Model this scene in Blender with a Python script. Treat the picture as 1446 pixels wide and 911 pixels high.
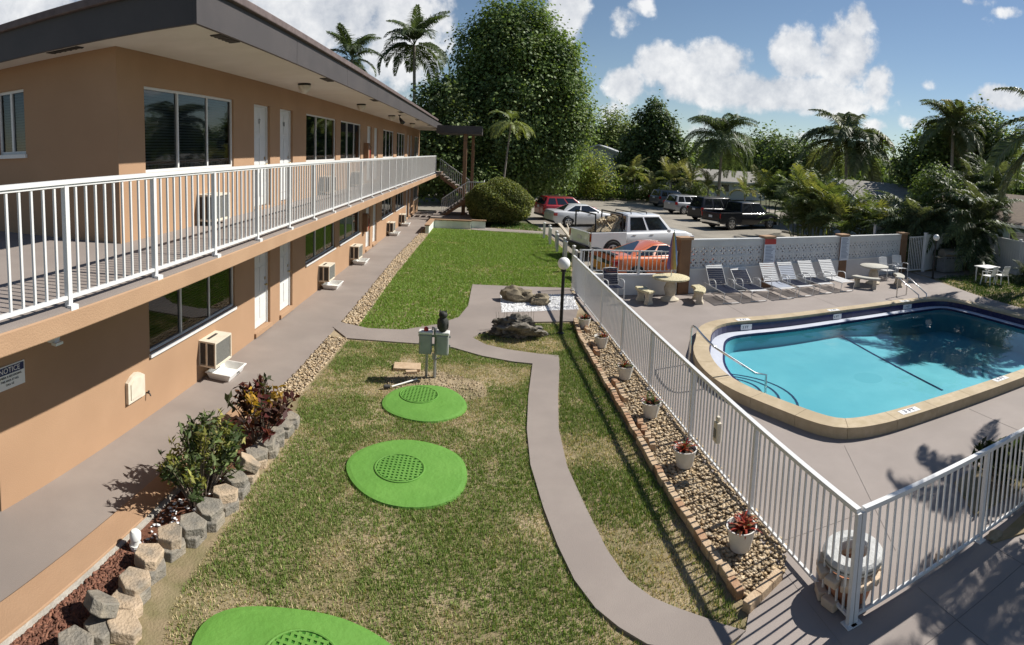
import bpy, bmesh, math, random
import numpy as np
from math import radians as R, sin, cos, pi
from mathutils import Vector, Matrix, noise as mnoise
random.seed(7); RNG = np.random.default_rng(7)
SC = bpy.context.scene
for o in list(bpy.data.objects): bpy.data.objects.remove(o, do_unlink=True)
COL = SC.collection

# ------------------------------------------------------------------ camera (a phone panorama: cylindrical lens)
FPX, CYP, PITCH, ROLL, CXP, CAMH, YAW = 790.0, 290.0, R(5.19), R(-2.34), 723.0, 4.4, R(2.48)
IW, IH = 1446.0, 911.0
def _rx(a): c, s = cos(a), sin(a); return np.array([[1, 0, 0], [0, c, s], [0, -s, c]])
def _ry(a): c, s = cos(a), sin(a); return np.array([[c, 0, -s], [0, 1, 0], [s, 0, c]]).T
def _rz(a): c, s = cos(a), sin(a); return np.array([[c, s, 0], [-s, c, 0], [0, 0, 1]])
CAMM = _rz(YAW) @ _rx(PITCH) @ _ry(ROLL)
def ray(x, y):
    u = (x - CXP) / FPX; v = (y - CYP) / FPX
    return CAMM @ np.array([sin(u), cos(u), -v])
def G(x, y, z=0.0):                 # photo pixel -> point on the level z
    r = ray(x, y); t = (z - CAMH) / r[2]; return np.array([r[0] * t, r[1] * t, z])
def AT(x, y, d):                    # photo pixel -> point at horizontal distance d
    r = ray(x, y); t = d / math.hypot(r[0], r[1]); return np.array([r[0] * t, r[1] * t, CAMH + r[2] * t])
cam = bpy.data.cameras.new('camera'); camo = bpy.data.objects.new('camera', cam); COL.objects.link(camo)
cam.type = 'PANO'; cam.panorama_type = 'CENTRAL_CYLINDRICAL'
cam.central_cylindrical_range_u_min = -(CXP) / FPX; cam.central_cylindrical_range_u_max = (IW - CXP) / FPX
cam.central_cylindrical_range_v_min = -(IH - CYP) / FPX; cam.central_cylindrical_range_v_max = CYP / FPX
cam.central_cylindrical_radius = 1.0
cam.clip_start = 0.05; cam.clip_end = 4000
rt, up, fw = CAMM @ [1, 0, 0], CAMM @ [0, 0, 1], CAMM @ [0, 1, 0]
m4 = Matrix(((rt[0], up[0], -fw[0], 0), (rt[1], up[1], -fw[1], 0), (rt[2], up[2], -fw[2], CAMH), (0, 0, 0, 1)))
camo.matrix_world = m4
SC.camera = camo

# ------------------------------------------------------------------ sun, sky, exposure
SUN_EL, SUN_AZ = R(44), math.atan2(0.97, 0.25)      # azimuth clockwise from +Y
sd = Vector((sin(SUN_AZ) * cos(SUN_EL), cos(SUN_AZ) * cos(SUN_EL), sin(SUN_EL)))
sl = bpy.data.lights.new('sun', 'SUN'); sl.energy = 5.0; sl.angle = R(0.53); sl.color = (1.0, 0.955, 0.88)
so = bpy.data.objects.new('sun', sl); COL.objects.link(so); so.location = sd * 60
so.rotation_euler = (-sd).to_track_quat('-Z', 'Y').to_euler()
SC.view_settings.view_transform = 'Standard'; SC.view_settings.look = 'None'
SC.view_settings.exposure = 0.48; SC.view_settings.gamma = 1.0
SC.view_settings.use_curve_mapping = False
SC.cycles.max_bounces = 6; SC.cycles.transparent_max_bounces = 12; SC.cycles.use_denoising = True
SC.cycles.caustics_reflective = False; SC.cycles.caustics_refractive = False
W = bpy.data.worlds.new('World'); SC.world = W; W.use_nodes = True
nt = W.node_tree; nt.nodes.clear()
W.cycles.sampling_method = 'MANUAL'; W.cycles.sample_map_resolution = 256
def wn(t, **k):
    n = nt.nodes.new(t)
    for a, b in k.items(): setattr(n, a, b)
    return n
def wm(op, a, b=None, c=None, clamp=False):
    n = wn('ShaderNodeMath', operation=op, use_clamp=clamp)
    for i, v in enumerate((a, b, c)):
        if v is None: continue
        if isinstance(v, (int, float)): n.inputs[i].default_value = v
        else: nt.links.new(v, n.inputs[i])
    return n.outputs[0]
sky = wn('ShaderNodeTexSky'); sky.sky_type = 'NISHITA'; sky.sun_disc = False
sky.sun_elevation = SUN_EL; sky.sun_rotation = SUN_AZ
sky.air_density = 1.0; sky.dust_density = 0.05; sky.ozone_density = 2.0
tc = wn('ShaderNodeTexCoord'); sep = wn('ShaderNodeSeparateXYZ'); nt.links.new(tc.outputs['Generated'], sep.inputs[0])
az = wm('ARCTAN2', sep.outputs[0], sep.outputs[1]); el = wm('ARCSINE', sep.outputs[2])
# cumulus banks: pixel centre, pixel radii, weight -> direction on the sky dome
BANKS = [(1065, 128, 210, 36, 1.0), (1195, 75, 52, 62, 1.0), (1215, 28, 26, 30, .9), (1125, 80, 52, 46, 1.0), (1015, 88, 60, 38, 1.0), (935, 92, 55, 36, .95), (885, 118, 38, 34, .9),
         (1240, 120, 30, 45, .8), (975, 170, 45, 30, .5), (870, 160, 30, 30, .45), (800, 15, 38, 48, .95), (880, 30, 26, 26, .6), (902, 8, 30, 16, .48),
         (470, 10, 190, 80, 1.0), (560, 70, 75, 70, .85), (630, 30, 50, 50, .6), (380, -80, 300, 70, .9), (50, 10, 140, 70, .9), (1415, 140, 56, 26, .95), (1308, 120, 32, 12, .45), (1290, 172, 30, 12, .5), (1376, 2, 34, 10, .45), (1424, 18, 30, 9, .42), (1235, 178, 24, 14, .55), (1090, 190, 70, 14, .45)]
dens = None
for (px, py, rx, ry, w) in BANKS:
    r0 = ray(px, py); a0 = math.atan2(r0[0], r0[1]); e0 = math.atan2(r0[2], math.hypot(r0[0], r0[1]))
    da = wm('DIVIDE', wm('SUBTRACT', az, a0), rx / FPX); de = wm('DIVIDE', wm('SUBTRACT', el, e0), ry / FPX)
    q = wm('ADD', wm('MULTIPLY', da, da), wm('MULTIPLY', de, de))
    g = wm('MULTIPLY', wm('SUBTRACT', 1.25, q), w * .8, clamp=True)
    dens = g if dens is None else wm('MAXIMUM', dens, g)
def wnoise(scale, detail, rough, vec):
    n = wn('ShaderNodeTexNoise'); n.inputs['Scale'].default_value = scale; n.inputs['Detail'].default_value = detail
    n.inputs['Roughness'].default_value = rough; nt.links.new(vec, n.inputs['Vector']); return n.outputs['Fac']
n1 = wnoise(9.0, 9, .58, tc.outputs['Generated']); n2 = wnoise(26.0, 7, .6, tc.outputs['Generated']); n3 = wnoise(2.2, 6, .55, tc.outputs['Generated'])
far = wm('MULTIPLY', wm('SUBTRACT', n3, .56), 1.6, clamp=True)         # other fair-weather puffs round the dome
behind = wm('GREATER_THAN', wm('ABSOLUTE', az), 1.05)
dens = wm('MAXIMUM', dens, wm('MULTIPLY', far, behind))
dd = wm('ADD', dens, wm('ADD', wm('MULTIPLY', wm('SUBTRACT', n1, .5), 1.5), wm('MULTIPLY', wm('SUBTRACT', n2, .5), 1.05)))
ms = wn('ShaderNodeMapRange'); ms.interpolation_type = 'SMOOTHSTEP'; nt.links.new(dd, ms.inputs[0])
ms.inputs[1].default_value = .30; ms.inputs[2].default_value = .72
mask = wm('MULTIPLY', ms.outputs[0], .93)
# cloud light and shade from the thickness of the bank
thick = wm('ADD', wm('MULTIPLY', wm('SUBTRACT', n2, .5), 1.1), wm('MULTIPLY', wm('SUBTRACT', n1, .5), 1.2))
ramp = wn('ShaderNodeValToRGB'); nt.links.new(wm('ADD', thick, .5), ramp.inputs[0])
ramp.color_ramp.elements[0].position = .15; ramp.color_ramp.elements[0].color = (.52, .56, .63, 1)
ramp.color_ramp.elements[1].position = .75; ramp.color_ramp.elements[1].color = (1, 1, 1, 1)
bg1 = wn('ShaderNodeBackground'); bg1.inputs[1].default_value = .060; nt.links.new(sky.outputs[0], bg1.inputs[0])
bg2 = wn('ShaderNodeBackground'); bg2.inputs[1].default_value = .70; nt.links.new(ramp.outputs[0], bg2.inputs[0])
mx = wn('ShaderNodeMixShader'); nt.links.new(mask, mx.inputs[0]); nt.links.new(bg1.outputs[0], mx.inputs[1]); nt.links.new(bg2.outputs[0], mx.inputs[2])
wo = wn('ShaderNodeOutputWorld'); nt.links.new(mx.outputs[0], wo.inputs[0])

# ------------------------------------------------------------------ materials
MATS = {}
def _new(name):
    m = bpy.data.materials.new(name); m.use_nodes = True
    t = m.node_tree; b = t.nodes['Principled BSDF']; MATS[name] = m; return m, t, b
def mat(name, c1, c2=None, scale=3.0, rough=.8, metal=0.0, bump=0.0, bscale=60.0, detail=6, spec=.35, contrast=(.35, .65), coat=0.0, c3=None, scale3=.6, world=True, emit=None):
    """colour mottled between c1 and c2 by a noise, fine relief by another"""
    m, t, b = _new(name); L = t.links
    b.inputs['Roughness'].default_value = rough; b.inputs['Metallic'].default_value = metal
    b.inputs['Specular IOR Level'].default_value = spec; b.inputs['Coat Weight'].default_value = coat; b.inputs['Coat Roughness'].default_value = .06
    if world: vec = t.nodes.new('ShaderNodeNewGeometry').outputs['Position']
    else: vec = t.nodes.new('ShaderNodeTexCoord').outputs['Object']
    b.inputs['Base Color'].default_value = (*c1, 1)
    if c2 is not None:
        n = t.nodes.new('ShaderNodeTexNoise'); n.inputs['Scale'].default_value = scale; n.inputs['Detail'].default_value = detail; n.inputs['Roughness'].default_value = .62
        L.new(vec, n.inputs['Vector'])
        r = t.nodes.new('ShaderNodeValToRGB'); L.new(n.outputs['Fac'], r.inputs[0])
        r.color_ramp.elements[0].position = contrast[0]; r.color_ramp.elements[0].color = (*c1, 1)
        r.color_ramp.elements[1].position = contrast[1]; r.color_ramp.elements[1].color = (*c2, 1)
        out = r.outputs[0]
        if c3 is not None:
            n3_ = t.nodes.new('ShaderNodeTexNoise'); n3_.inputs['Scale'].default_value = scale3; n3_.inputs['Detail'].default_value = 5; L.new(vec, n3_.inputs['Vector'])
            r3 = t.nodes.new('ShaderNodeValToRGB'); L.new(n3_.outputs['Fac'], r3.inputs[0])
            r3.color_ramp.elements[0].position = .45; r3.color_ramp.elements[0].color = (0, 0, 0, 1); r3.color_ramp.elements[1].position = .68; r3.color_ramp.elements[1].color = (1, 1, 1, 1)
            mxn = t.nodes.new('ShaderNodeMix'); mxn.data_type = 'RGBA'; L.new(r3.outputs[0], mxn.inputs[0]); L.new(out, mxn.inputs[6]); mxn.inputs[7].default_value = (*c3, 1); out = mxn.outputs[2]
        L.new(out, b.inputs['Base Color'])
    if bump > 0:
        n2_ = t.nodes.new('ShaderNodeTexNoise'); n2_.inputs['Scale'].default_value = bscale; n2_.inputs['Detail'].default_value = 5; L.new(vec, n2_.inputs['Vector'])
        bp = t.nodes.new('ShaderNodeBump'); bp.inputs['Strength'].default_value = bump; bp.inputs['Distance'].default_value = .02
        L.new(n2_.outputs['Fac'], bp.inputs['Height']); L.new(bp.outputs[0], b.inputs['Normal'])
    if emit: b.inputs['Emission Color'].default_value = (*emit[:3], 1); b.inputs['Emission Strength'].default_value = emit[3]
    return m
def leafmat(name, rough=.5, trans=.28, tint=(1.2, 1.25, .55), spec=.4):
    m, t, b = _new(name); L = t.links
    a = t.nodes.new('ShaderNodeVertexColor'); a.layer_name = 'Col'
    L.new(a.outputs[0], b.inputs['Base Color']); b.inputs['Roughness'].default_value = rough; b.inputs['Specular IOR Level'].default_value = spec
    tr = t.nodes.new('ShaderNodeBsdfTranslucent'); mu = t.nodes.new('ShaderNodeMix'); mu.data_type = 'RGBA'; mu.blend_type = 'MULTIPLY'; mu.inputs[0].default_value = 1
    L.new(a.outputs[0], mu.inputs[6]); mu.inputs[7].default_value = (*tint, 1); L.new(mu.outputs[2], tr.inputs[0])
    ms_ = t.nodes.new('ShaderNodeMixShader'); ms_.inputs[0].default_value = trans
    L.new(b.outputs[0], ms_.inputs[1]); L.new(tr.outputs[0], ms_.inputs[2]); L.new(ms_.outputs[0], t.nodes['Material Output'].inputs[0]); return m
def glassmat(name, tint, rough=.03, spec=.6):
    m, t, b = _new(name); b.inputs['Base Color'].default_value = (*tint, 1); b.inputs['Roughness'].default_value = rough; b.inputs['Specular IOR Level'].default_value = spec; return m

# ------------------------------------------------------------------ mesh helpers
def V3(p): return Vector((float(p[0]), float(p[1]), float(p[2])))
ROOTX = {}                                            # object -> inverse of its thing's placement
class MB:
    """collects shapes (in world metres) that become ONE mesh"""
    def __init__(s): s.v = []; s.f = []
    def add(s, vs, fs):
        b = len(s.v); s.v += [tuple(map(float, p)) for p in vs]; s.f += [tuple(b + i for i in f) for f in fs]; return s
    def box(s, x0, x1, y0, y1, z0, z1):
        return s.add([(x0, y0, z0), (x1, y0, z0), (x1, y1, z0), (x0, y1, z0), (x0, y0, z1), (x1, y0, z1), (x1, y1, z1), (x0, y1, z1)],
                     [(3, 2, 1, 0), (4, 5, 6, 7), (0, 1, 5, 4), (1, 2, 6, 5), (2, 3, 7, 6), (3, 0, 4, 7)])
    def obox(s, M, sx, sy, sz):
        vs = [M @ Vector((a * sx / 2, b * sy / 2, c * sz / 2)) for c in (-1, 1) for a, b in ((-1, -1), (1, -1), (1, 1), (-1, 1))]
        return s.add(vs, [(3, 2, 1, 0), (4, 5, 6, 7), (0, 1, 5, 4), (1, 2, 6, 5), (2, 3, 7, 6), (3, 0, 4, 7)])
    def bar(s, a, b, w, h=None, upv=(0, 0, 1)):
        a, b = V3(a), V3(b); h = h or w; d = (b - a); l = d.length; d.normalize()
        u = Vector(upv); sd_ = d.cross(u)
        if sd_.length < 1e-4: sd_ = d.cross(Vector((1, 0, 0)))
        sd_.normalize(); u = sd_.cross(d)
        M = Matrix((sd_, d, u)).transposed().to_4x4(); M.translation = (a + b) / 2
        return s.obox(M, w, l, h)
    def tube(s, pts, r, n=8, closed=False, caps=True, flat=1.0):
        pts = [V3(p) for p in pts]; N = len(pts); rs = r if isinstance(r, (list, tuple)) else [r] * N
        rings = []; prev = None
        for i, p in enumerate(pts):
            if closed: t = pts[(i + 1) % N] - pts[i - 1]
            else: t = pts[min(i + 1, N - 1)] - pts[max(i - 1, 0)]
            t.normalize()
            if prev is None:
                u = t.cross(Vector((0, 0, 1)));
                if u.length < 1e-3: u = t.cross(Vector((1, 0, 0)))
            else: u = prev - t * prev.dot(t)
            u.normalize(); prev = u; w = t.cross(u)
            rings.append([p + (u * cos(2 * pi * k / n) + w * sin(2 * pi * k / n) * flat) * rs[i] for k in range(n)])
        vs = [q for ring in rings for q in ring]; fs = []
        for i in range(N if closed else N - 1):
            j = (i + 1) % N
            for k in range(n): fs.append((i * n + k, i * n + (k + 1) % n, j * n + (k + 1) % n, j * n + k))
        if caps and not closed: fs += [tuple(range(n))[::-1], tuple((N - 1) * n + k for k in range(n))]
        return s.add(vs, fs)
    def lathe(s, prof, c=(0, 0, 0), n=20, caps=True):
        c = V3(c); vs = []; fs = []
        for (r, z) in prof:
            for k in range(n): vs.append((c.x + r * cos(2 * pi * k / n), c.y + r * sin(2 * pi * k / n), c.z + z))
        for i in range(len(prof) - 1):
            for k in range(n): fs.append((i * n + k, i * n + (k + 1) % n, (i + 1) * n + (k + 1) % n, (i + 1) * n + k))
        if caps: fs += [tuple(range(n))[::-1], tuple((len(prof) - 1) * n + k for k in range(n))]
        return s.add(vs, fs)
    def prism(s, poly, z0, z1):
        n = len(poly); a = sum(poly[i][0] * poly[(i + 1) % n][1] - poly[(i + 1) % n][0] * poly[i][1] for i in range(n))
        if a < 0: poly = poly[::-1]
        vs = [(p[0], p[1], z0) for p in poly] + [(p[0], p[1], z1) for p in poly]
        return s.add(vs, [tuple(range(n))[::-1], tuple(range(n, 2 * n))] + [(i, (i + 1) % n, n + (i + 1) % n, n + i) for i in range(n)])
    def strip(s, A, B):
        n = len(A); return s.add(list(A) + list(B), [(i, i + 1, n + i + 1, n + i) for i in range(n - 1)])
    def ico(s, c, r, sub=1, jit=0.0, sc=(1, 1, 1), rng=random):
        bm = bmesh.new(); bmesh.ops.create_icosphere(bm, subdivisions=sub, radius=1.0)
        vs = []
        for v in bm.verts:
            k = r * (1 + jit * (rng.random() - .5) * 2); vs.append((c[0] + v.co.x * k * sc[0], c[1] + v.co.y * k * sc[1], c[2] + v.co.z * k * sc[2]))
        fs = [tuple(v.index for v in f.verts) for f in bm.faces]; bm.free(); return s.add(vs, fs)
    def build(s, name, m, parent=None, smooth=None, bevel=0.0):
        me = bpy.data.meshes.new(name)
        vs = s.v
        if parent is not None and parent in ROOTX:
            I = ROOTX[parent]; vs = [tuple(I @ Vector(p)) for p in vs]
        me.from_pydata(vs, [], s.f); me.update()
        if bevel > 0:
            bm = bmesh.new(); bm.from_mesh(me); bmesh.ops.recalc_face_normals(bm, faces=bm.faces)
            es = [e for e in bm.edges if len(e.link_faces) == 2 and e.calc_face_angle(0) > .5]
            bmesh.ops.bevel(bm, geom=es, offset=bevel, segments=2, affect='EDGES', profile=.5, clamp_overlap=True); bm.to_mesh(me); bm.free()
        return place(name, me, m, parent, smooth)
def place(name, me, m, parent=None, smooth=None):
    if isinstance(m, str): m = MATS[m]
    if m is not None and not me.materials: me.materials.append(m)
    if smooth is not None:
        me.polygons.foreach_set('use_smooth', [True] * len(me.polygons))
        try: me.set_sharp_from_angle(angle=R(smooth))
        except Exception: pass
    o = bpy.data.objects.new(name, me); COL.objects.link(o)
    if parent is not None:
        o.parent = parent
        if parent in ROOTX: ROOTX[o] = ROOTX[parent]
    return o
def tag(o, label, cat, group=None):
    o['label'] = label; o['category'] = cat
    if group: o['group'] = group
    return o
def struct(o): o['kind'] = 'structure'; return o
def stuff(o, label=None, cat=None):
    o['kind'] = 'stuff'
    if label: o['label'] = label; o['category'] = cat
    return o
def thing(name, label, cat, loc=(0, 0, 0), rz=0.0, group=None):
    o = bpy.data.objects.new(name, None); COL.objects.link(o); o.empty_display_size = .2
    o.location = V3(loc); o.rotation_euler = (0, 0, rz); tag(o, label, cat, group)
    ROOTX[o] = (Matrix.Translation(V3(loc)) @ Matrix.Rotation(rz, 4, 'Z')).inverted(); return o
def setat(o, loc, rz=0.0): o.location = V3(loc); o.rotation_euler = (0, 0, rz); return o
def inst(name, me, parent, M):
    """one more object on shared mesh data, M in the thing's own frame"""
    o = bpy.data.objects.new(name, me); COL.objects.link(o); o.parent = parent
    if isinstance(M, Matrix): o.matrix_local = M
    else: o.location = V3(M)
    return o
KIDS = {}
def copy_tree(o, parent=None):
    c = o.copy(); COL.objects.link(c); c.parent = parent
    for ch in o.children: copy_tree(ch, c)
    return c
def mesh_np(name, verts, faces_flat, nper, colors=None):
    """big mesh from numpy: faces all with nper corners"""
    me = bpy.data.meshes.new(name); nv = len(verts); nf = len(faces_flat) // nper
    me.vertices.add(nv); me.vertices.foreach_set('co', np.ascontiguousarray(verts, dtype=np.float32).ravel())
    me.loops.add(nf * nper); me.loops.foreach_set('vertex_index', np.ascontiguousarray(faces_flat, dtype=np.int32))
    me.polygons.add(nf); me.polygons.foreach_set('loop_start', np.arange(nf, dtype=np.int32) * nper)
    me.update(calc_edges=True)
    if colors is not None:
        ca = me.color_attributes.new('Col', 'FLOAT_COLOR', 'POINT'); c4 = np.ones((nv, 4), np.float32); c4[:, :3] = colors; ca.data.foreach_set('color', c4.ravel())
    return me
def inpoly(P, poly):
    x, y = P[:, 0], P[:, 1]; r = np.zeros(len(P), bool); n = len(poly)
    for i in range(n):
        x1, y1 = poly[i][:2]; x2, y2 = poly[(i + 1) % n][:2]
        if y1 == y2: continue
        c = ((y1 > y) != (y2 > y)) & (x < (x2 - x1) * (y - y1) / (y2 - y1) + x1); r ^= c
    return r
def PXS(*pts, z=0.0): return [tuple(G(x, y, z)[:2]) for x, y in pts]
def text(name, body, size, m, M, parent=None, align='CENTER', ext=.002):
    cu = bpy.data.curves.new(name, 'FONT'); cu.body = body; cu.size = size; cu.align_x = align; cu.align_y = 'CENTER'; cu.extrude = ext; cu.resolution_u = 2
    t = bpy.data.objects.new(name, cu); me = bpy.data.meshes.new_from_object(t); bpy.data.objects.remove(t); me.name = name
    if parent is not None and parent in ROOTX: M = ROOTX[parent] @ M
    me.transform(M); o = place(name, me, m, parent); o['kind'] = 'stuff'; return o
# ================================================================== ground, lawns, paths, deck, lot
mat('soil', (.25, .19, .115), (.15, .135, .06), 2.2, .95, bump=.6, bscale=40, c3=(.37, .29, .19), scale3=.9)
mat('ground_far', (.06, .075, .03), (.09, .085, .05), .2, .95)
mat('path_paint', (.245, .208, .185), (.275, .235, .208), 1.3, .82, bump=.25, bscale=90, c3=(.22, .188, .168), scale3=.5)
mat('deck_paint', (.265, .228, .207), (.295, .255, .232), 1.1, .8, bump=.3, bscale=120, c3=(.24, .207, .188), scale3=.45)
mat('asphalt', (.255, .23, .19), (.31, .28, .23), .9, .92, bump=.5, bscale=70, c3=(.20, .18, .152), scale3=.22)
mat('tan_paint', (.36, .225, .135), (.39, .25, .152), 1.5, .85, bump=.25, bscale=60, c3=(.32, .20, .12), scale3=.7)
mat('concrete_raw', (.33, .31, .27), (.47, .44, .385), 5, .9, bump=.5, bscale=50)
mat('joint', (.17, .15, .138), rough=.95)
mat('mulch', (.10, .038, .022), (.19, .085, .05), 30, .95, bump=.8, bscale=90)
mat('pebble_tan', (.50, .36, .20), (.68, .54, .36), 24, .75)
mat('pebble_white', (.72, .72, .70), (.85, .85, .84), 20, .7)
leafmat('grass_leaf', rough=.6, trans=.22)
def vnoise(P, s, seed=0):
    """smooth value noise on 2-D points"""
    q = P[:, :2] * s + seed * 17.3; i = np.floor(q).astype(int); f = q - i; f = f * f * (3 - 2 * f)
    def h(a, b): x = np.sin(a * 127.1 + b * 311.7 + seed * 74.7) * 43758.5453; return x - np.floor(x)
    a = h(i[:, 0], i[:, 1]); b = h(i[:, 0] + 1, i[:, 1]); c = h(i[:, 0], i[:, 1] + 1); d = h(i[:, 0] + 1, i[:, 1] + 1)
    return (a * (1 - f[:, 0]) + b * f[:, 0]) * (1 - f[:, 1]) + (c * (1 - f[:, 0]) + d * f[:, 0]) * f[:, 1]
gm = MB()                                              # one sheet to the horizon, open under the pool
for (x0, x1, y0, y1) in ((-700, 900, -300, 6.6), (-700, 900, 14.8, 1500), (-700, 4.1, 6.6, 14.8), (16.4, 900, 6.6, 14.8)): gm.add([(x0, y0, -.10), (x1, y0, -.10), (x1, y1, -.10), (x0, y1, -.10)], [(0, 1, 2, 3)])
struct(gm.build('ground', 'ground_far'))
struct(MB().add([(-3.72, 2, -.02), (3.6, 2, -.02), (3.9, 33.5, -.02), (-3.72, 33.5, -.02)], [(0, 1, 2, 3)]).build('lawn', 'soil'))
struct(MB().add([(17.2, -2, -.02), (26, -2, -.02), (26, 21.5, -.02), (18.5, 21.5, -.02), (18.69, 18.2, -.02), (18.27, 16.46, -.02), (17.82, 14.44, -.02), (17.6, 12.5, -.02), (17.25, 8, -.02)], [tuple(range(9))]).build('lawn_by_pool', 'soil'))
# walkway under the balcony with its raised tan kerb
walk = MB().box(-5.45, -4.05, -2, 8.8, -.1, 0).box(-5.45, -3.62, 8.8, 41, -.1, 0)
struct(walk.build('walkway', 'path_paint'))
struct(MB().box(-4.05, -3.71, -2, 8.8, -.1, .055).build('walkway_kerb', 'tan_paint', bevel=.008))
struct(MB().box(-3.708, -3.66, -2, 8.8, -.2, .03).build('walkway_kerb_base', 'concrete_raw'))
# garden path: branch, patch round the white gravel, curved run to the deck
pathA = PXS((470, 462), (480, 455), (520, 464), (570, 466), (620, 458), (648, 448), (661, 432), (667, 402), (805, 407), (809, 416), (706, 415), (708, 441.6), (760, 440), (816, 437), (812, 454), (765, 455), (723, 455.5), (703, 463), (677, 471), (667, 477),
            (686, 487), (717, 494), (760, 500), (789, 502.5), (790, 520), (788, 560), (789, 607), (801, 660), (827, 717), (857, 777), (887, 820), (921, 845), (957, 860), (991, 872), (1018, 882), (1053, 892), (1010, 925), (914, 911), (874, 887), (841, 860), (811, 820), (787, 770), (767, 717), (749, 657), (744, 607), (746, 560), (752, 514), (724, 511), (681, 503), (639, 491), (596, 486), (529, 481), (490, 478))
struct(MB().prism(pathA, -.08, .012).build('garden_path', 'path_paint'))
struct(MB().prism([(-.9, 31.9), (3.5, 30.9), (3.4, 32.2), (-.9, 33.1)], -.08, .012).build('far_path', 'path_paint'))
# pool deck round the pool opening
POOL_OUT = [(5.74, 7.1), (6.5, 6.98), (8.4, 7.0), (10.5, 7.0), (12.6, 7.0), (14.3, 7.2), (15.3, 7.75), (15.85, 8.8), (15.97, 10.2), (15.97, 11.6), (15.9, 13.1), (15.6, 14.05), (14.9, 14.42), (13.1, 14.4), (11.5, 14.27), (10.1, 14.15), (8.9, 14.0), (7.9, 13.9), (6.9, 13.88), (6.3, 13.82), (5.79, 13.55), (5.42, 13.15), (5.2, 12.7), (5.03, 12.25), (4.74, 11.75), (4.55, 11.06), (4.47, 10.5), (4.48, 9.9), (4.6, 9.3), (4.87, 8.67), (5.1, 8.15), (5.33, 7.6), (5.5, 7.3)]
def resample(poly, n):
    P = [Vector(p) for p in poly]; L = [0]
    for i in range(len(P)): L.append(L[-1] + (P[(i + 1) % len(P)] - P[i]).length)
    out = []
    for k in range(n):
        d = L[-1] * k / n; i = max(j for j in range(len(P)) if L[j] <= d + 1e-9)
        t = (d - L[i]) / max(1e-9, L[i + 1] - L[i]); out.append(tuple(P[i].lerp(P[(i + 1) % len(P)], t)))
    return out
def smooth_poly(poly, it=2):
    for _ in range(it):
        n = len(poly); poly = [((poly[i - 1][0] + 2 * poly[i][0] + poly[(i + 1) % n][0]) / 4, (poly[i - 1][1] + 2 * poly[i][1] + poly[(i + 1) % n][1]) / 4) for i in range(n)]
    return poly
def offset(poly, d):
    n = len(poly); out = []
    for i in range(n):
        a = Vector(poly[i - 1]); b = Vector(poly[(i + 1) % n]); t = (b - a).normalized(); out.append((poly[i][0] - t.y * d, poly[i][1] + t.x * d))
    return out
PO = smooth_poly(resample(POOL_OUT, 132), 2)
dm = MB(); rect = []
X0, X1, Y0, Y1 = 3.9, 16.6, 6.4, 15.0; cxp, cyp = 10.2, 10.7
for (x, y) in PO:
    dx, dy = x - cxp, y - cyp
    t = min((X1 - cxp) / dx if dx > 1e-6 else 1e9, (X0 - cxp) / dx if dx < -1e-6 else 1e9, (Y1 - cyp) / dy if dy > 1e-6 else 1e9, (Y0 - cyp) / dy if dy < -1e-6 else 1e9)
    rect.append((cxp + dx * t, cyp + dy * t, 0))
cor = [(X0, Y0, 0), (X1, Y0, 0), (X1, Y1, 0), (X0, Y1, 0)]
for c in cor:                                          # snap the nearest rim vertex to each corner
    i = min(range(len(rect)), key=lambda k: (rect[k][0] - c[0]) ** 2 + (rect[k][1] - c[1]) ** 2); rect[i] = c
dm.strip([(p[0], p[1], 0) for p in PO] + [(PO[0][0], PO[0][1], 0)], rect + [rect[0]])
dm.add([(3.27, -2, 0), (3.9, -2, 0), (3.9, 15, 0), (2.95, 15, 0), (3.1, 12, 0), (3.25, 8, 0), (3.27, 5, 0)], [tuple(range(7))])
dm.add([(3.9, -2, 0), (16.6, -2, 0), (16.6, 6.4, 0), (3.9, 6.4, 0)], [(0, 1, 2, 3)])
dm.add([(2.95, 15, 0), (16.6, 15, 0), (17.95, 15, 0), (18.27, 16.46, 0), (18.69, 18.2, 0), (18.85, 20.0, 0), (4.2, 17.7, 0), (2.8, 17.7, 0)], [tuple(range(8))])
dm.add([(16.6, -2, 0), (17.2, -2, 0), (17.25, 8, 0), (17.6, 12.5, 0), (17.82, 14.44, 0), (17.95, 15, 0), (16.6, 15, 0)], [tuple(range(7))])
deck = struct(dm.build('pool_deck', 'deck_paint'))
struct(MB().add([(.7, -2, -.003), (3.27, -2, -.003), (3.27, 4.93, -.003), (2.68, 4.62, -.003), (2.52, 4.40, -.003), (2.2, 4.2, -.003), (1.2, 4.1, -.003)], [tuple(range(7))]).build('deck_corner', 'deck_paint'))
jn = MB()
for a, b in (((3.5, 5.4), (16.5, 5.45)), ((5.6, 7.0), (4.6, 4.6)), ((8.6, 6.9), (8.5, 2)), ((3.3, 2.6), (9, 2.7)), ((4.4, 4.0), (4.3, -1)), ((5.6, 4.0), (5.5, -1)), ((3.4, 3.4), (8, 3.5)), ((7.6, 13.95), (7.5, 17.5)), ((11.2, 14.3), (11.1, 18.2)), ((3.3, 10), (4.4, 10.05)), ((1.3, 3.4), (3.3, 3.4))):
    jn.bar((*a, .001), (*b, .001), .006, .004)
struct(jn.build('deck_joints', 'joint'))
# parking lot
struct(MB().add([(3.75, 18.3, -.012), (4.2, 18.2, -.012), (18.85, 20.5, -.012), (23, 21.6, -.012), (25.5, 27, -.012), (25.5, 36, -.012), (29, 45, -.012), (33, 63, -.012), (-12, 61, -.012), (-12, 42, -.012), (2.3, 42, -.012), (3.0, 35, -.012), (3.5, 31, -.012), (3.9, 25, -.012)], [tuple(range(14))]).build('parking_lot', 'asphalt'))
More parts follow.
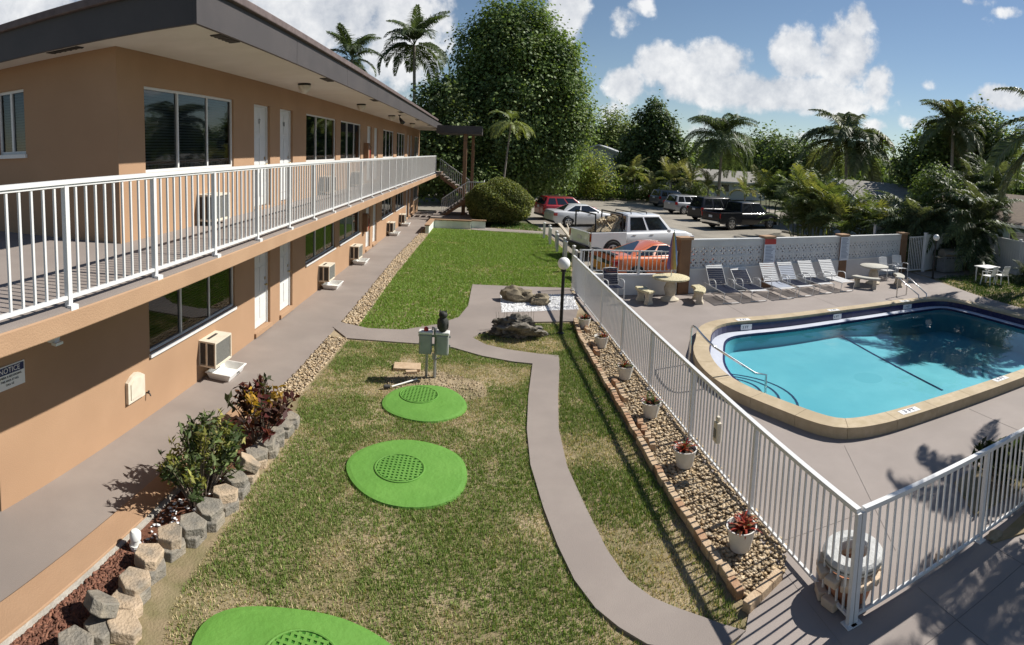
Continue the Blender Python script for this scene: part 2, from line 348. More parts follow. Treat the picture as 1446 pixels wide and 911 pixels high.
# ------------------------------------------------------------------ grass blades
def grass(name, poly, dens, h, w, holes=(), seed=1, dry=.5, green=(.19, .27, .06), straw=(.56, .46, .26), lean=.55, label=None, fade=None):
    rng = np.random.default_rng(seed); P = np.array(poly); lo, hi = P.min(0), P.max(0)
    n = int((hi[0] - lo[0]) * (hi[1] - lo[1]) * dens); Q = lo + rng.random((n, 2)) * (hi - lo)
    k = inpoly(Q, poly)
    for hp in holes: k &= ~inpoly(Q, hp)
    Q = Q[k]
    d = .5 * vnoise(Q, .9, seed) + .3 * vnoise(Q, 2.3, seed + 1) + .2 * vnoise(Q, 6.0, seed + 2)
    dryness = np.clip((d - (1 - dry)) * 3.2 + .5, 0, 1)
    if fade is not None: dryness = np.clip(dryness + fade(Q), 0, 1)
    keep = rng.random(len(Q)) > dryness * .5; Q, dryness = Q[keep], dryness[keep]; n = len(Q)
    B = 3                                               # blades per tuft
    q = np.repeat(Q, B, 0) + rng.normal(0, .014, (n * B, 2)); dr = np.repeat(dryness, B); m = len(q)
    a = rng.random(m) * 2 * pi; hh = h * (.5 + rng.random(m)) * (1 - .35 * dr); ww = w * (.7 + .6 * rng.random(m)); ln = lean * (.3 + rng.random(m)) * hh
    ca, sa = np.cos(a), np.sin(a); V = np.zeros((m, 3, 3), np.float32)
    V[:, 0, 0] = q[:, 0] - sa * ww; V[:, 0, 1] = q[:, 1] + ca * ww; V[:, 1, 0] = q[:, 0] + sa * ww; V[:, 1, 1] = q[:, 1] - ca * ww
    V[:, 2, 0] = q[:, 0] + ca * ln; V[:, 2, 1] = q[:, 1] + sa * ln; V[:, 0, 2] = V[:, 1, 2] = -.022; V[:, 2, 2] = hh - .02
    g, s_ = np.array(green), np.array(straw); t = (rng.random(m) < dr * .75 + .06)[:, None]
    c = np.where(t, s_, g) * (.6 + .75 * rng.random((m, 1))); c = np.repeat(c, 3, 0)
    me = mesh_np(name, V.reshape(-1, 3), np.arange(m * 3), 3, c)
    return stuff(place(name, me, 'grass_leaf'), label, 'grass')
lawnU = PXS((506, 460), (558, 388), (612, 322), (769, 330), (806, 360), (806, 406), (667, 402), (661, 432), (648, 448), (620, 458), (570, 466), (520, 464))
lawnL = PXS((492, 480), (529, 482), (596, 487), (639, 492), (681, 504), (724, 512), (751, 515), (746, 560), (743, 607), (748, 657), (766, 717), (786, 770), (810, 820), (840, 860), (872, 889), (914, 915), (225, 930), (245, 850), (300, 770), (350, 695), (405, 625), (425, 560))
lawnR = PXS((790, 505), (790, 560), (790, 607), (802, 660), (828, 717), (858, 777), (888, 820), (922, 845), (957, 860), (991, 872), (1022, 882), (1053, 891), (1040, 862), (1000, 795), (950, 718), (900, 632), (860, 560), (815, 476), (810, 456), (723, 457), (703, 465), (677, 473), (669, 477), (686, 486), (717, 493), (760, 499.5))
def blob(cx, cy, rx, ry, n=28, jit=.05, seed=0, rot=0):
    r = random.Random(seed); out = []; ph = [r.random() * 6.3 for _ in range(4)]
    for k in range(n):
        a = 2 * pi * k / n; q = 1 + jit * (sin(2 * a + ph[0]) + .7 * sin(3 * a + ph[1]) + .5 * sin(5 * a + ph[2]))
        x, y = rx * q * cos(a), ry * q * sin(a); out.append((cx + x * cos(rot) - y * sin(rot), cy + x * sin(rot) + y * cos(rot)))
    return out
PADS = [blob(-.98, 9.42, .72, .74, seed=3, jit=.03), blob(-.97, 7.28, .86, .80, seed=5, jit=.025), blob(-1.40, 4.02, .98, .72, seed=8, jit=.03)]
SOIL = [blob(-.85, 10.25, .95, .62, seed=11, jit=.10)]
def edge_fade(Q): return np.clip(.62 - np.hypot(Q[:, 0] + .95, Q[:, 1] - 9.9) * .55, 0, .45) + np.clip((-2.55 - Q[:, 0]) * 1.3, 0, .7) * (Q[:, 1] < 8.2)
grass('grass_by_the_walkway', lawnU, 850, .05, .0085, seed=2, dry=.20, green=(.205, .325, .05), straw=(.40, .40, .14), label='even bright green lawn between walkway and parking lot')
grass('grass_round_the_green_lids', lawnL, 2600, .036, .0045, holes=PADS + SOIL, seed=4, dry=.44, label='patchy half dry lawn around the green lids', fade=edge_fade)
grass('grass_beside_the_pool_fence', lawnR, 2300, .042, .005, seed=6, dry=.42, green=(.17, .24, .055), label='short patchy lawn between curved path and brick edging')
grass('grass_on_the_soil_patch', SOIL[0], 260, .035, .005, holes=PADS, seed=9, dry=.75)
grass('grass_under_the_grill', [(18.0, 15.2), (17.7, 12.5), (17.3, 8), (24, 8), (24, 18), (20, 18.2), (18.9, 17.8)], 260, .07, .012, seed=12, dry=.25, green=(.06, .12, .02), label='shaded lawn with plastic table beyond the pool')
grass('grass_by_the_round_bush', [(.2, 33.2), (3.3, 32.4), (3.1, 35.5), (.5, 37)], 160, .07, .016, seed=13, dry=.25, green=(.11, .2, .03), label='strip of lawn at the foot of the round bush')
# ------------------------------------------------------------------ pebbles
def pebbles(name, poly, dens, r, m, label, seed=1, z=0.0, zj=.01):
    rng = np.random.default_rng(seed); P = np.array(poly); lo, hi = P.min(0), P.max(0)
    n = int((hi[0] - lo[0]) * (hi[1] - lo[1]) * dens); Q = lo + rng.random((n, 2)) * (hi - lo); Q = Q[inpoly(Q, poly)]; n = len(Q)
    o8 = np.array([(1, 0, 0), (0, 1, 0), (-1, 0, 0), (0, -1, 0), (0, 0, .7), (0, 0, -.4), (.72, .72, .3), (-.7, .7, .35), (-.7, -.72, .3), (.7, -.7, .35)])
    f8 = np.array([(4, 0, 6), (4, 6, 1), (4, 1, 7), (4, 7, 2), (4, 2, 8), (4, 8, 3), (4, 3, 9), (4, 9, 0), (0, 9, 5), (9, 3, 5), (3, 8, 5), (8, 2, 5), (2, 7, 5), (7, 1, 5), (1, 6, 5), (6, 0, 5)])
    s = r * (.5 + rng.random(n)); a = rng.random(n) * 6.28; e = .7 + .5 * rng.random(n)
    if m == 'bark': e = 1.3 + .8 * rng.random(n)
    V = np.zeros((n, 10, 3)); X = o8[None, :, 0] * e[:, None]; Y = o8[None, :, 1] / e[:, None]
    V[:, :, 0] = Q[:, None, 0] + (X * np.cos(a)[:, None] - Y * np.sin(a)[:, None]) * s[:, None]
    V[:, :, 1] = Q[:, None, 1] + (X * np.sin(a)[:, None] + Y * np.cos(a)[:, None]) * s[:, None]
    V[:, :, 2] = z + o8[None, :, 2] * s[:, None] + (rng.random(n) * zj)[:, None]
    F = (f8[None] + (np.arange(n) * 10)[:, None, None]).reshape(-1)
    base = np.repeat(.55 + .7 * rng.random((n, 1)), 10, 0) * np.ones((1, 3)); hue = np.repeat(rng.random((n, 1)), 10, 0)
    c = base * (np.array([.42, .30, .165]) * (1 - hue) + np.array([.50, .41, .29]) * hue) if m == 'tan' else base * .45 + .42
    if m == 'bark': c = base * (np.array([.13, .05, .03]) * (1 - hue) + np.array([.22, .10, .06]) * hue)
    me = mesh_np(name, V.reshape(-1, 3), F, 3, c); return stuff(place(name, me, 'pebble_col'), label, 'gravel' if m != 'bark' else 'mulch')
m_, t_, b_ = _new('pebble_col'); a_ = t_.nodes.new('ShaderNodeVertexColor'); a_.layer_name = 'Col'; t_.links.new(a_.outputs[0], b_.inputs['Base Color']); b_.inputs['Roughness'].default_value = .8
STRIP_A = PXS((482, 456), (506, 460), (558, 388), (612, 322), (604, 318), (560, 362))
STRIP_B = [(-3.62, 8.85), (-3.60, 12.4), (-3.15, 12.36), (-3.2, 9.0)]
FENCE_BED = [(2.42, 14.4), (2.36, 13.1), (2.44, 10.8), (2.5, 8.95), (2.55, 7.0), (2.62, 5.6), (2.7, 4.75), (3.27, 4.95), (3.5, 5.3), (3.42, 8), (3.3, 10.6), (3.12, 14.5)]
WHITE_BED = PXS((706, 415), (809, 416.4), (817, 437), (708, 441.6))
for nm, poly, c in (('gravel_bed', STRIP_A, (.40, .31, .19)), ('gravel_bed', STRIP_B, (.40, .31, .19)), ('gravel_bed', FENCE_BED, (.36, .27, .16)), ('gravel_bed', WHITE_BED, (.6, .6, .58))):
    mn = 'bed_%.2f' % c[0]
    if mn not in MATS: mat(mn, c, tuple(k * .7 for k in c), 12, .95)
    struct(MB().add([(p[0], p[1], -.012) for p in poly], [tuple(range(len(poly)))]).build(nm, mn))
pebbles('tan_gravel', STRIP_A, 620, .028, 'tan', 'long tan gravel strip between walkway and bright lawn', 1)
pebbles('tan_gravel', STRIP_B, 900, .022, 'tan', 'short tan gravel strip beside the patchy lawn', 2)
pebbles('tan_gravel', FENCE_BED, 900, .023, 'tan', 'tan gravel inside the brick edging along the pool fence', 3)
pebbles('white_gravel', WHITE_BED, 1700, .018, 'white', 'white gravel bed around the two garden rocks', 4)
pebbles('soil_debris', SOIL[0], 420, .012, 'tan', 'small stones strewn on the soil around the control box', 8, z=-.01)
MULCH = [(-3.66, 2.2), (-3.66, 8.8), (-3.12, 8.4), (-3.08, 6.0), (-3.2, 4.6), (-3.2, 2.2)]
struct(MB().add([(p[0], p[1], -.014) for p in MULCH], [tuple(range(len(MULCH)))]).build('planting_bed', 'mulch'))
pebbles('bark_mulch', [(-3.66, 2.2), (-3.66, 4.75), (-3.2, 4.9), (-3.2, 2.2)], 2600, .02, 'bark', 'red brown bark mulch beside the walkway kerb', 5)
pebbles('white_stones', [(-3.6, 4.7), (-3.6, 6.3), (-3.15, 6.3), (-3.2, 4.7)], 170, .022, 'white', 'scattered white stones under the green shrub', 6)
# ================================================================== the two-storey apartment building
mat('stucco', (.365, .228, .135), (.39, .245, .148), 1.2, .88, bump=.18, bscale=70, c3=(.34, .21, .125), scale3=.5)
mat('fascia_paint', (.052, .046, .047), (.07, .061, .06), 1.1, .6, c3=(.06, .053, .053), scale3=.8, spec=.4)
mat('fascia_lip', (.10, .075, .072), (.15, .115, .11), 6, .7)
mat('soffit_white', (.60, .56, .51), (.66, .62, .57), 1.5, .9, bump=.1, bscale=80, c3=(.60, .56, .51), scale3=.6)
mat('white_paint', (.66, .66, .65), (.61, .61, .59), 5, .45, spec=.4)
mat('white_metal', (.68, .68, .67), (.63, .63, .62), 9, .38, spec=.45)
mat('cream_plastic', (.66, .60, .49), (.58, .52, .42), 8, .6)
mat('white_plastic', (.78, .78, .76), (.70, .70, .67), 6, .5)
mat('room_dark', (.012, .012, .014), rough=.9)
mat('grille_dark', (.035, .033, .032), (.06, .055, .05), 20, .7)
mat('grille_grey', (.20, .20, .18), (.14, .14, .13), 30, .6, metal=.3)
mat('curtain_dark', (.06, .065, .075), (.09, .095, .105), 3, .95)
mat('curtain_light', (.30, .31, .33), (.38, .39, .41), 3, .95)
mat('brass', (.55, .42, .20), rough=.3, metal=1.0)
mat('black_paint', (.015, .015, .016), rough=.45)
mat('red_paint', (.42, .02, .018), rough=.35, coat=.3)
mat('pillar_brown', (.20, .115, .068), (.23, .135, .08), 3, .85, bump=.2, bscale=60)
mat('sign_white', (.80, .80, .80), rough=.5)
mat('sign_blue', (.02, .03, .10), rough=.5)
# window glass: mirror-like sheen over a see-through pane
m_, t_, b_ = _new('window_glass'); t_.nodes.remove(b_)
tr_ = t_.nodes.new('ShaderNodeBsdfTransparent'); tr_.inputs[0].default_value = (.42, .46, .48, 1)
gl_ = t_.nodes.new('ShaderNodeBsdfGlossy'); gl_.inputs['Roughness'].default_value = .03; gl_.inputs[0].default_value = (.9, .93, .95, 1)
fr_ = t_.nodes.new('ShaderNodeFresnel'); fr_.inputs[0].default_value = 1.65
mi_ = t_.nodes.new('ShaderNodeMixShader'); t_.links.new(fr_.outputs[0], mi_.inputs[0]); t_.links.new(tr_.outputs[0], mi_.inputs[1]); t_.links.new(gl_.outputs[0], mi_.inputs[2]); t_.links.new(mi_.outputs[0], t_.nodes['Material Output'].inputs[0])

XW, XR, XE = -5.17, -3.45, -3.37           # wall face, railing line, slab edge
YN, YU, YEND = 4.1, 6.65, 41.0              # near end below, near end above, far end
ZB, ZF, ZS = 2.79, 3.0, 5.95                # slab underside, upper floor, soffit
WINS = [(7.35, 10.55), (15.25, 18.4), (19.0, 22.15), (26.85, 29.9), (30.9, 33.95), (38.3, 40.6)]
DOORS = [(11.6, 12.55), (13.2, 14.15), (23.3, 24.2), (24.75, 25.65), (35.0, 35.9), (36.4, 37.3)]
B = thing('apartment_building', 'long two-storey tan apartment building with white balcony railing and dark roof edge', 'building', (XW, YN, 0))
def wall_with(mb, y0, y1, z0, z1, ops, x0, x1):
    y = y0
    for (a, b, c, d) in sorted(ops):
        if a - y > .001: mb.box(x0, x1, y, a, z0, z1)
        if c - z0 > .001: mb.box(x0, x1, a, b, z0, c)
        if z1 - d > .001: mb.box(x0, x1, a, b, d, z1)
        y = b
    mb.box(x0, x1, y, y1, z0, z1); return mb
ops_lo = [(a, b, 1.06, 2.46) for a, b in WINS] + [(a, b, .13, 2.28) for a, b in DOORS]
ops_up = [(a, b, 4.05, 5.43) for a, b in WINS if a > YU] + [(a, b, 3.06, 5.43) for a, b in DOORS]
wl = MB(); wall_with(wl, YN, YEND, -.05, ZB, ops_lo, XW - .22, XW)
wl.box(-14, XW - .22, YN, YN + .2, -.05, ZB); wl.box(-14, XW - .22, YEND - .2, YEND, -.05, ZB)
wl.build('ground_floor_wall', 'stucco', B)
wu = MB(); wall_with(wu, YU, YEND, ZF, ZS, ops_up, XW - .22, XW)
wu.box(-7.2, XW - .22, YU, YU + .2, ZF, ZS); wu.box(-7.95, -7.2, YU, YU + .2, ZF, 4.42).box(-7.95, -7.2, YU, YU + .2, 5.55, ZS).box(-14, -7.95, YU, YU + .2, ZF, ZS)
wu.box(-14, XW - .22, YEND - .2, YEND, ZF, ZS)
wu.build('upper_floor_wall', 'stucco', B)
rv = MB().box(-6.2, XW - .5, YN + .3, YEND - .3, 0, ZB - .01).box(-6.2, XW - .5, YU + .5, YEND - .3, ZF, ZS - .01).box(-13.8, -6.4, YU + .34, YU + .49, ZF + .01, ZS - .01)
rv.build('room_dark_block', 'room_dark', B)  # added solid blocks, their near-black colour stands for the unlit rooms
sl_ = MB().box(XW - .22, XE, -2.5, 36.4, ZB, ZF - .012).box(-14, XW - .22, -2.5, YU + .5, ZB, ZF - .012).box(XW - .22, XE, 36.4, YEND, ZB, ZF - .012)
slab = sl_.build('balcony_slab', 'tan_paint', B, bevel=.012)
MB().box(XW, XE - .012, -2.5, YEND, ZF - .012, ZF + .004).box(-14, XW, -2.5, YU, ZF - .012, ZF + .004).build('balcony_floor', 'path_paint', B)
# roof with fascia and metal lip
rf = MB().box(-14, XR - .05, 6.1, YEND, 6.02, 6.36); roof = rf.build('roof', 'fascia_paint', B)
MB().box(-14, XR - .05, 6.1, YEND, ZS, 6.02).build('soffit', 'soffit_white', roof)
yb = 6.05
while yb < 36.3:                                        # fascia boards along the eave
    ye = min(yb + 3.6, 36.3); MB().box(XR - .05, XR, yb, ye - .012, ZS - .02, 6.38).build('fascia_board', 'fascia_paint', roof); yb = ye
MB().box(-8.6, XR - .052, 6.05, 6.1, ZS - .02, 6.38).build('fascia_board', 'fascia_paint', roof); MB().box(-14, -8.612, 6.05, 6.1, ZS - .02, 6.38).build('fascia_board', 'fascia_paint', roof)
MB().box(XR - .12, XR + .07, 5.98, 36.3, 6.383, 6.50).box(-14, XR - .121, 5.98, 6.12, 6.383, 6.50).build('roof_edge_trim', 'fascia_lip', roof, bevel=.015)
vent = MB().box(-.075, .075, -.32, .32, -.006, .004)
for k in range(6): vent.box(-.075, .075, -.30 + k * .11, -.27 + k * .11, -.012, -.006)
vme = None
for y in (7.15, 12.1, 17.2, 22.4, 27.6, 32.8):
    if vme is None: ov = vent.build('soffit_vent', 'grille_dark'); vme = ov.data; bpy.data.objects.remove(ov)
    inst('soffit_vent', vme, roof, Vector((XR - .17, y, ZS - .004)) - V3(B.location))
for x in (-5.85, -9.0): inst('soffit_vent', vme, roof, Matrix.Translation(Vector((x, 6.28, ZS - .004)) - V3(B.location)) @ Matrix.Rotation(pi / 2, 4, 'Z'))
# stair canopy
cn = MB().box(XR - .05, -.55, 36.31, 40.2, 5.62, 6.1); can = cn.build('stair_canopy', 'fascia_paint', B); MB().box(XR + .02, -.52, 36.28, 36.305, 5.74, 6.13).build('canopy_fascia', 'fascia_paint', can)
MB().box(-1.74, -1.5, 36.7, 36.94, .3, 5.62).build('canopy_pillar', 'pillar_brown', B, bevel=.01); MB().box(-1.3, -1.1, 39.6, 39.8, 0, 5.62).build('canopy_pillar', 'pillar_brown', B)
# windows
def window(y0, y1, z0, z1, lower, k):
    x = XW - .09
    f = MB(); t = .045; n = 3; ws = (y1 - y0) / n
    f.box(x, x + .05, y0, y1, z0, z0 + t).box(x, x + .05, y0, y1, z1 - t, z1)
    for i in range(n + 1):
        yc = y0 + i * ws; a = y0 if i == 0 else yc - t / 2; b = y1 if i == n else yc + t / 2
        f.box(x - .004, x + .054, a, b if i == 0 or i == n else b, z0 + t, z1 - t) if 0 < i < n else f.box(x, x + .05, max(y0, yc - t) if i == n else y0, y1 if i == n else y0 + t, z0 + t, z1 - t)
    wf = f.build('window', 'white_metal', B)
    for i in range(n):
        MB().add([(x + .022 + (.012 if i == 1 else 0), y0 + i * ws + t / 2, z0 + t), (x + .022 + (.012 if i == 1 else 0), y0 + (i + 1) * ws - t / 2, z0 + t), (x + .022 + (.012 if i == 1 else 0), y0 + (i + 1) * ws - t / 2, z1 - t), (x + .022 + (.012 if i == 1 else 0), y0 + i * ws + t / 2, z1 - t)], [(0, 1, 2, 3)]).build('pane', 'window_glass', wf)
    if lower or k == 0: MB().box(XW - .03, XW + .045, y0 - .02, y1 + .02, z0 - .07, z0 - .002).build('sill', 'white_metal', wf, bevel=.006)
    rr = random.Random(k * 7 + lower)
    cm = MB(); A, C = [], []; yy = y0 + .02; i = 0                      # pleated curtain or blind behind the glass
    if rr.random() < .5 or (k == 0 and not lower):
        nz = int((z1 - z0) / .05)
        for j in range(nz):
            zc = z0 + .05 + j * .05
            if zc > z1 - .04: break
            cm.add([(x - .10, y0 + .03, zc), (x - .10, y1 - .03, zc), (x - .075, y1 - .03, zc + .036), (x - .075, y0 + .03, zc + .036)], [(0, 1, 2, 3)])
        cm.build('blind', 'curtain_light' if (k == 0 and not lower) else 'curtain_dark', wf)
    else:
        while yy < y1 - .02:
            A.append((x - .12 + .03 * (i % 2), yy, z0 + .02)); C.append((x - .12 + .03 * (i % 2), yy, z1 - .02)); yy += .06; i += 1
        cm.strip(A, C); cm.build('curtain', 'curtain_light' if rr.random() < .25 else 'curtain_dark', wf, smooth=60)
for k, (a, b) in enumerate(WINS):
    window(a, b, 1.06, 2.46, True, k); window(a, b, 4.05, 5.43, False, k)
# window of the near end wall
f = MB(); y = YU + .06
f.box(-7.95, -7.2, y, y + .05, 4.42, 4.47).box(-7.95, -7.2, y, y + .05, 5.5, 5.55).box(-7.95, -7.9, y, y + .05, 4.47, 5.5).box(-7.25, -7.2, y, y + .05, 4.47, 5.5).box(-7.62, -7.57, y - .004, y + .054, 4.47, 5.5)
wf = f.build('window', 'white_metal', B)
for x0, x1 in ((-7.9, -7.62), (-7.57, -7.25)): MB().add([(x0, y + .03, 4.47), (x1, y + .03, 4.47), (x1, y + .03, 5.5), (x0, y + .03, 5.5)], [(0, 1, 2, 3)]).build('pane', 'window_glass', wf)
MB().box(-7.98, -7.17, YU - .05, YU + .05, 4.35, 4.418).build('sill', 'white_metal', wf)
bl = MB()
for j in range(20): bl.add([(-7.9, y + .12, 4.48 + j * .05), (-7.25, y + .12, 4.48 + j * .05), (-7.25, y + .10, 4.52 + j * .05), (-7.9, y + .10, 4.52 + j * .05)], [(0, 1, 2, 3)])
bl.build('blind', 'curtain_light', wf)
# doors: six raised panels, jamb, lever handle
def door(y0, y1, z0, z1, num=None):
    x = XW - .10; w = y1 - y0
    d = MB().box(x - .04, x, y0 + .05, y1 - .05, z0 + .02, z1 - .05)
    rows = ((.10, .34), (.40, .68), (.73, .93))
    for a, b in rows:
        for c in (.14, .54):
            p0, p1 = y0 + .05 + (w - .1) * c, y0 + .05 + (w - .1) * (c + .32); q0, q1 = z0 + (z1 - z0) * a, z0 + (z1 - z0) * b
            d.box(x + .001, x + .012, p0, p1, q0, q1)
    do = d.build('door', 'white_paint', B, bevel=.006)
    MB().box(x - .03, x + .03, y0, y0 + .048, z0, z1).box(x - .03, x + .03, y1 - .048, y1, z0, z1).box(x - .03, x + .03, y0 + .048, y1 - .048, z1 - .048, z1).build('door_frame', 'white_paint', do)
    MB().ico((x + .055, y1 - .13, z0 + .98), .032, 2).tube([(x, y1 - .13, z0 + .98), (x + .05, y1 - .13, z0 + .98)], .014).build('handle', 'brass', do, smooth=60)
    MB().box(x + .001, x + .012, y1 - .16, y1 - .10, z0 + 1.10, z0 + 1.17).build('deadbolt', 'brass', do)
    MB().box(XW - .16, XW + .05, y0 - .03, y1 + .03, z0 - .10, z0 - .004).build('threshold', 'tan_paint', do)
    if num: text('door_number', num, .16, 'grille_dark', Matrix.Translation((x + .014, (y0 + y1) / 2, z1 - .38)) @ Matrix.Rotation(pi / 2, 4, 'Z') @ Matrix.Rotation(pi / 2, 4, 'X'), do)
for k, (a, b) in enumerate(DOORS):
    door(a, b, .13, 2.28, None); door(a, b, 3.06, 5.43, ('17', '18')[k] if k < 2 else None)
# balcony railing: posts 1.4 m apart, slim pickets between
rl = MB().box(XR - .032, XR + .032, -2.4, 36.4, 4.125, 4.165).box(XR - .018, XR + .018, -2.4, 36.4, 4.10, 4.124).box(XR - .016, XR + .016, -2.4, 36.4, 3.075, 3.11)
rail = rl.build('balcony_railing', 'white_metal', B)
pk = MB().box(-.011, .011, -.011, .011, 3.105, 4.105).build('picket', 'white_metal'); pkm = pk.data; bpy.data.objects.remove(pk)
po = MB().box(-.026, .026, -.026, .026, 3.0, 4.11).box(.02, .075, -.05, .05, 2.95, 3.03).build('rail_post', 'white_metal'); pom = po.data; bpy.data.objects.remove(po)
y = -1.96; bl0 = V3(B.location)
while y < 36.4:
    inst('rail_post', pom, rail, Vector((XR, y, 0)) - bl0)
    for k in range(1, 10):
        if y + k * .14 < 36.3 and y + k * .14 > .6: inst('picket', pkm, rail, Vector((XR, y + k * .14, 0)) - bl0)
    y += 1.4
# stairs at the far end: flight to a landing, second flight back down
ST = thing('staircase', 'outdoor dog-leg concrete staircase with white picket railings at balcony end', 'staircase', (-2.0, 37, 0))
def flight(x0, z0, x1, z1, ya, yb, n=8):
    mb = MB(); s = 1 if x1 > x0 else -1
    mb.add([(x0, ya, z0 - .12), (x1, ya, z1 - .12), (x1, ya, z1 - .36), (x0, ya, z0 - .36), (x0, ya + .06, z0 - .12), (x1, ya + .06, z1 - .12), (x1, ya + .06, z1 - .36), (x0, ya + .06, z0 - .36)], [(0, 1, 2, 3), (7, 6, 5, 4), (0, 4, 5, 1), (3, 2, 6, 7), (0, 3, 7, 4), (1, 5, 6, 2)])
    mb.build('stringer', 'pillar_brown', ST)
    dx = (x1 - x0) / n; dz = (z1 - z0) / n
    for k in range(n): MB().box(min(x0 + dx * k, x0 + dx * (k + 1)), max(x0 + dx * k, x0 + dx * (k + 1)), ya + .062, yb, z0 + dz * k - .17, z0 + dz * k - .10).build('tread', 'path_paint', ST)
    r = MB().bar((x0, ya, z0 + .95), (x1, ya, z1 + .95), .05).bar((x0, ya, z0 + .10), (x1, ya, z1 + .10), .03)
    ro = r.build('stair_railing', 'white_metal', ST); m = int(abs(x1 - x0) / .13)
    for k in range(m + 1):
        t = k / m; MB().box(x0 + (x1 - x0) * t - .011, x0 + (x1 - x0) * t + .011, ya - .011, ya + .011, z0 + (z1 - z0) * t + .1, z0 + (z1 - z0) * t + .94).build('picket', 'white_metal', ro)
flight(-3.3, 3.0, -1.3, 1.62, 37.6, 38.8); flight(-1.3, 1.62, -3.0, .42, 36.2, 37.4)
MB().box(-1.3, -.3, 36.2, 38.8, 1.36, 1.52).box(-.5, -.35, 36.4, 36.6, 0, 1.36).build('landing', 'pillar_brown', ST)
lr = MB().box(-1.3, -.3, 36.2, 36.24, 2.5, 2.55).box(-.32, -.28, 36.24, 38.8, 2.5, 2.55).build('landing_railing', 'white_metal', ST)
for k in range(8): MB().box(-1.25 + k * .13, -1.228 + k * .13, 36.21, 36.232, 1.52, 2.5).build('picket', 'white_metal', lr)
MB().box(-3.6, -.6, 34.9, 39.0, -.05, .3).build('stair_base', 'path_paint', ST)
# low planter wall in front of the stairs
pw = thing('planter_wall', 'low pale green painted planter wall with tan cap before the stairs', 'wall', (-2, 32.8, 0))
MB().box(-3.32, -3.12, 29.7, 32.3, -.05, .42).box(-3.32, -.95, 32.3, 32.5, -.05, .42).box(-.95, -.1, 32.6, 32.8, -.05, .42).build('wall_body', mat('pale_green', (.60, .66, .58), (.68, .73, .65), 3, .85), pw)
MB().box(-3.36, -3.08, 29.66, 32.26, .42, .49).box(-3.36, -.93, 32.262, 32.54, .42, .49).box(-.928, -.06, 32.56, 32.84, .42, .49).build('wall_cap', 'tan_paint', pw)
# ------------------------------------------------------------------ things fixed to the building
def aircon(y0, z0, label, w=.68):
    t = thing('air_conditioner', label, 'air conditioner', (XW, y0, z0), 0, 'wall air conditioners')
    D, h = .36, .50
    MB().box(-.05, D, 0, w, 0, h).build('case', 'cream_plastic', t, bevel=.012) if False else None
    c = MB().box(XW, XW + D, y0, y0 + w, z0, z0 + .03).box(XW, XW + D, y0, y0 + w, z0 + h - .03, z0 + h).box(XW, XW + D - .02, y0 + .035, y0 + w - .035, z0 + .03, z0 + h - .03)
    for a in (y0, y0 + w - .03): c.box(XW + D - .03, XW + D, a, a + .03, z0 + .03, z0 + h - .03).box(XW, XW + .03, a, a + .03, z0 + .03, z0 + h - .03).box(XW + .15, XW + .19, a, a + .03, z0 + .03, z0 + h - .03)
    c.build('case', 'cream_plastic', t)
    MB().box(XW + D - .018, XW + D - .012, y0 + .05, y0 + w - .05, z0 + .05, z0 + h - .05).build('front_grille', 'grille_grey', t)
    MB().box(XW + .035, XW + .148, y0 + .012, y0 + .033, z0 + .05, z0 + h - .05).box(XW + .195, XW + D - .035, y0 + .012, y0 + .033, z0 + .05, z0 + h - .05).build('side_vent', 'grille_dark', t)
    MB().box(XW + .09, XW + .15, y0 + .14, y0 + w - .16, z0 + h + .001, z0 + h + .003).build('top_slot', 'grille_dark', t)
nms = ('first', 'second', 'third', 'fourth', 'fifth')
for k, (y0, z0) in enumerate(((8.97, .29), (16.5, .27), (20.5, .24), (28.2, .2), (32.1, .2))):
    aircon(y0, z0, 'cream air conditioner on ground floor wall under the %s window from the near corner' % nms[k])
    tx, ty = XW + .08, y0 + .12
    t = thing('drip_tray', 'white plastic tub on the walkway under the %s ground floor air conditioner' % nms[k], 'tub', (tx + .25, ty + .35, 0), 0, 'white tubs under the air conditioners')
    tb = MB(); o0 = [(tx + .06, ty + .06), (tx + .46, ty + .06), (tx + .46, ty + .66), (tx + .06, ty + .66)]; o1 = [(tx, ty), (tx + .52, ty), (tx + .52, ty + .72), (tx, ty + .72)]; i1 = [(tx + .02, ty + .02), (tx + .50, ty + .02), (tx + .50, ty + .70), (tx + .02, ty + .70)]; i0 = [(tx + .08, ty + .08), (tx + .44, ty + .08), (tx + .44, ty + .64), (tx + .08, ty + .64)]
    vs = [(*p, .003) for p in o0] + [(*p, .15) for p in o1] + [(*p, .15) for p in i1] + [(*p, .02) for p in i0]
    fs = [(3, 2, 1, 0), (12, 13, 14, 15)]
    for r_ in range(3):
        for q in range(4): fs.append((r_ * 4 + q, r_ * 4 + (q + 1) % 4, r_ * 4 + 4 + (q + 1) % 4, r_ * 4 + 4 + q))
    tb.add(vs, fs).build('tub', 'white_plastic', t); MB().box(tx - .01, tx + .53, ty - .01, ty + .012, .13, .148).box(tx + .508, tx + .53, ty + .012, ty + .73, .13, .148).build('rim', 'white_plastic', t)
    if k == 0: text('tub_number', '16', .12, 'black_paint', Matrix.Translation((tx + .502, ty + .40, .075)) @ Matrix.Rotation(pi / 2, 4, 'Z') @ Matrix.Rotation(R(67), 4, 'X'), t)
for k, y0 in enumerate((8.97, 16.5, 20.5, 28.2)):
    aircon(y0, ZF + .08, 'cream air conditioner on balcony wall behind the railing under the %s upstairs window' % nms[k])
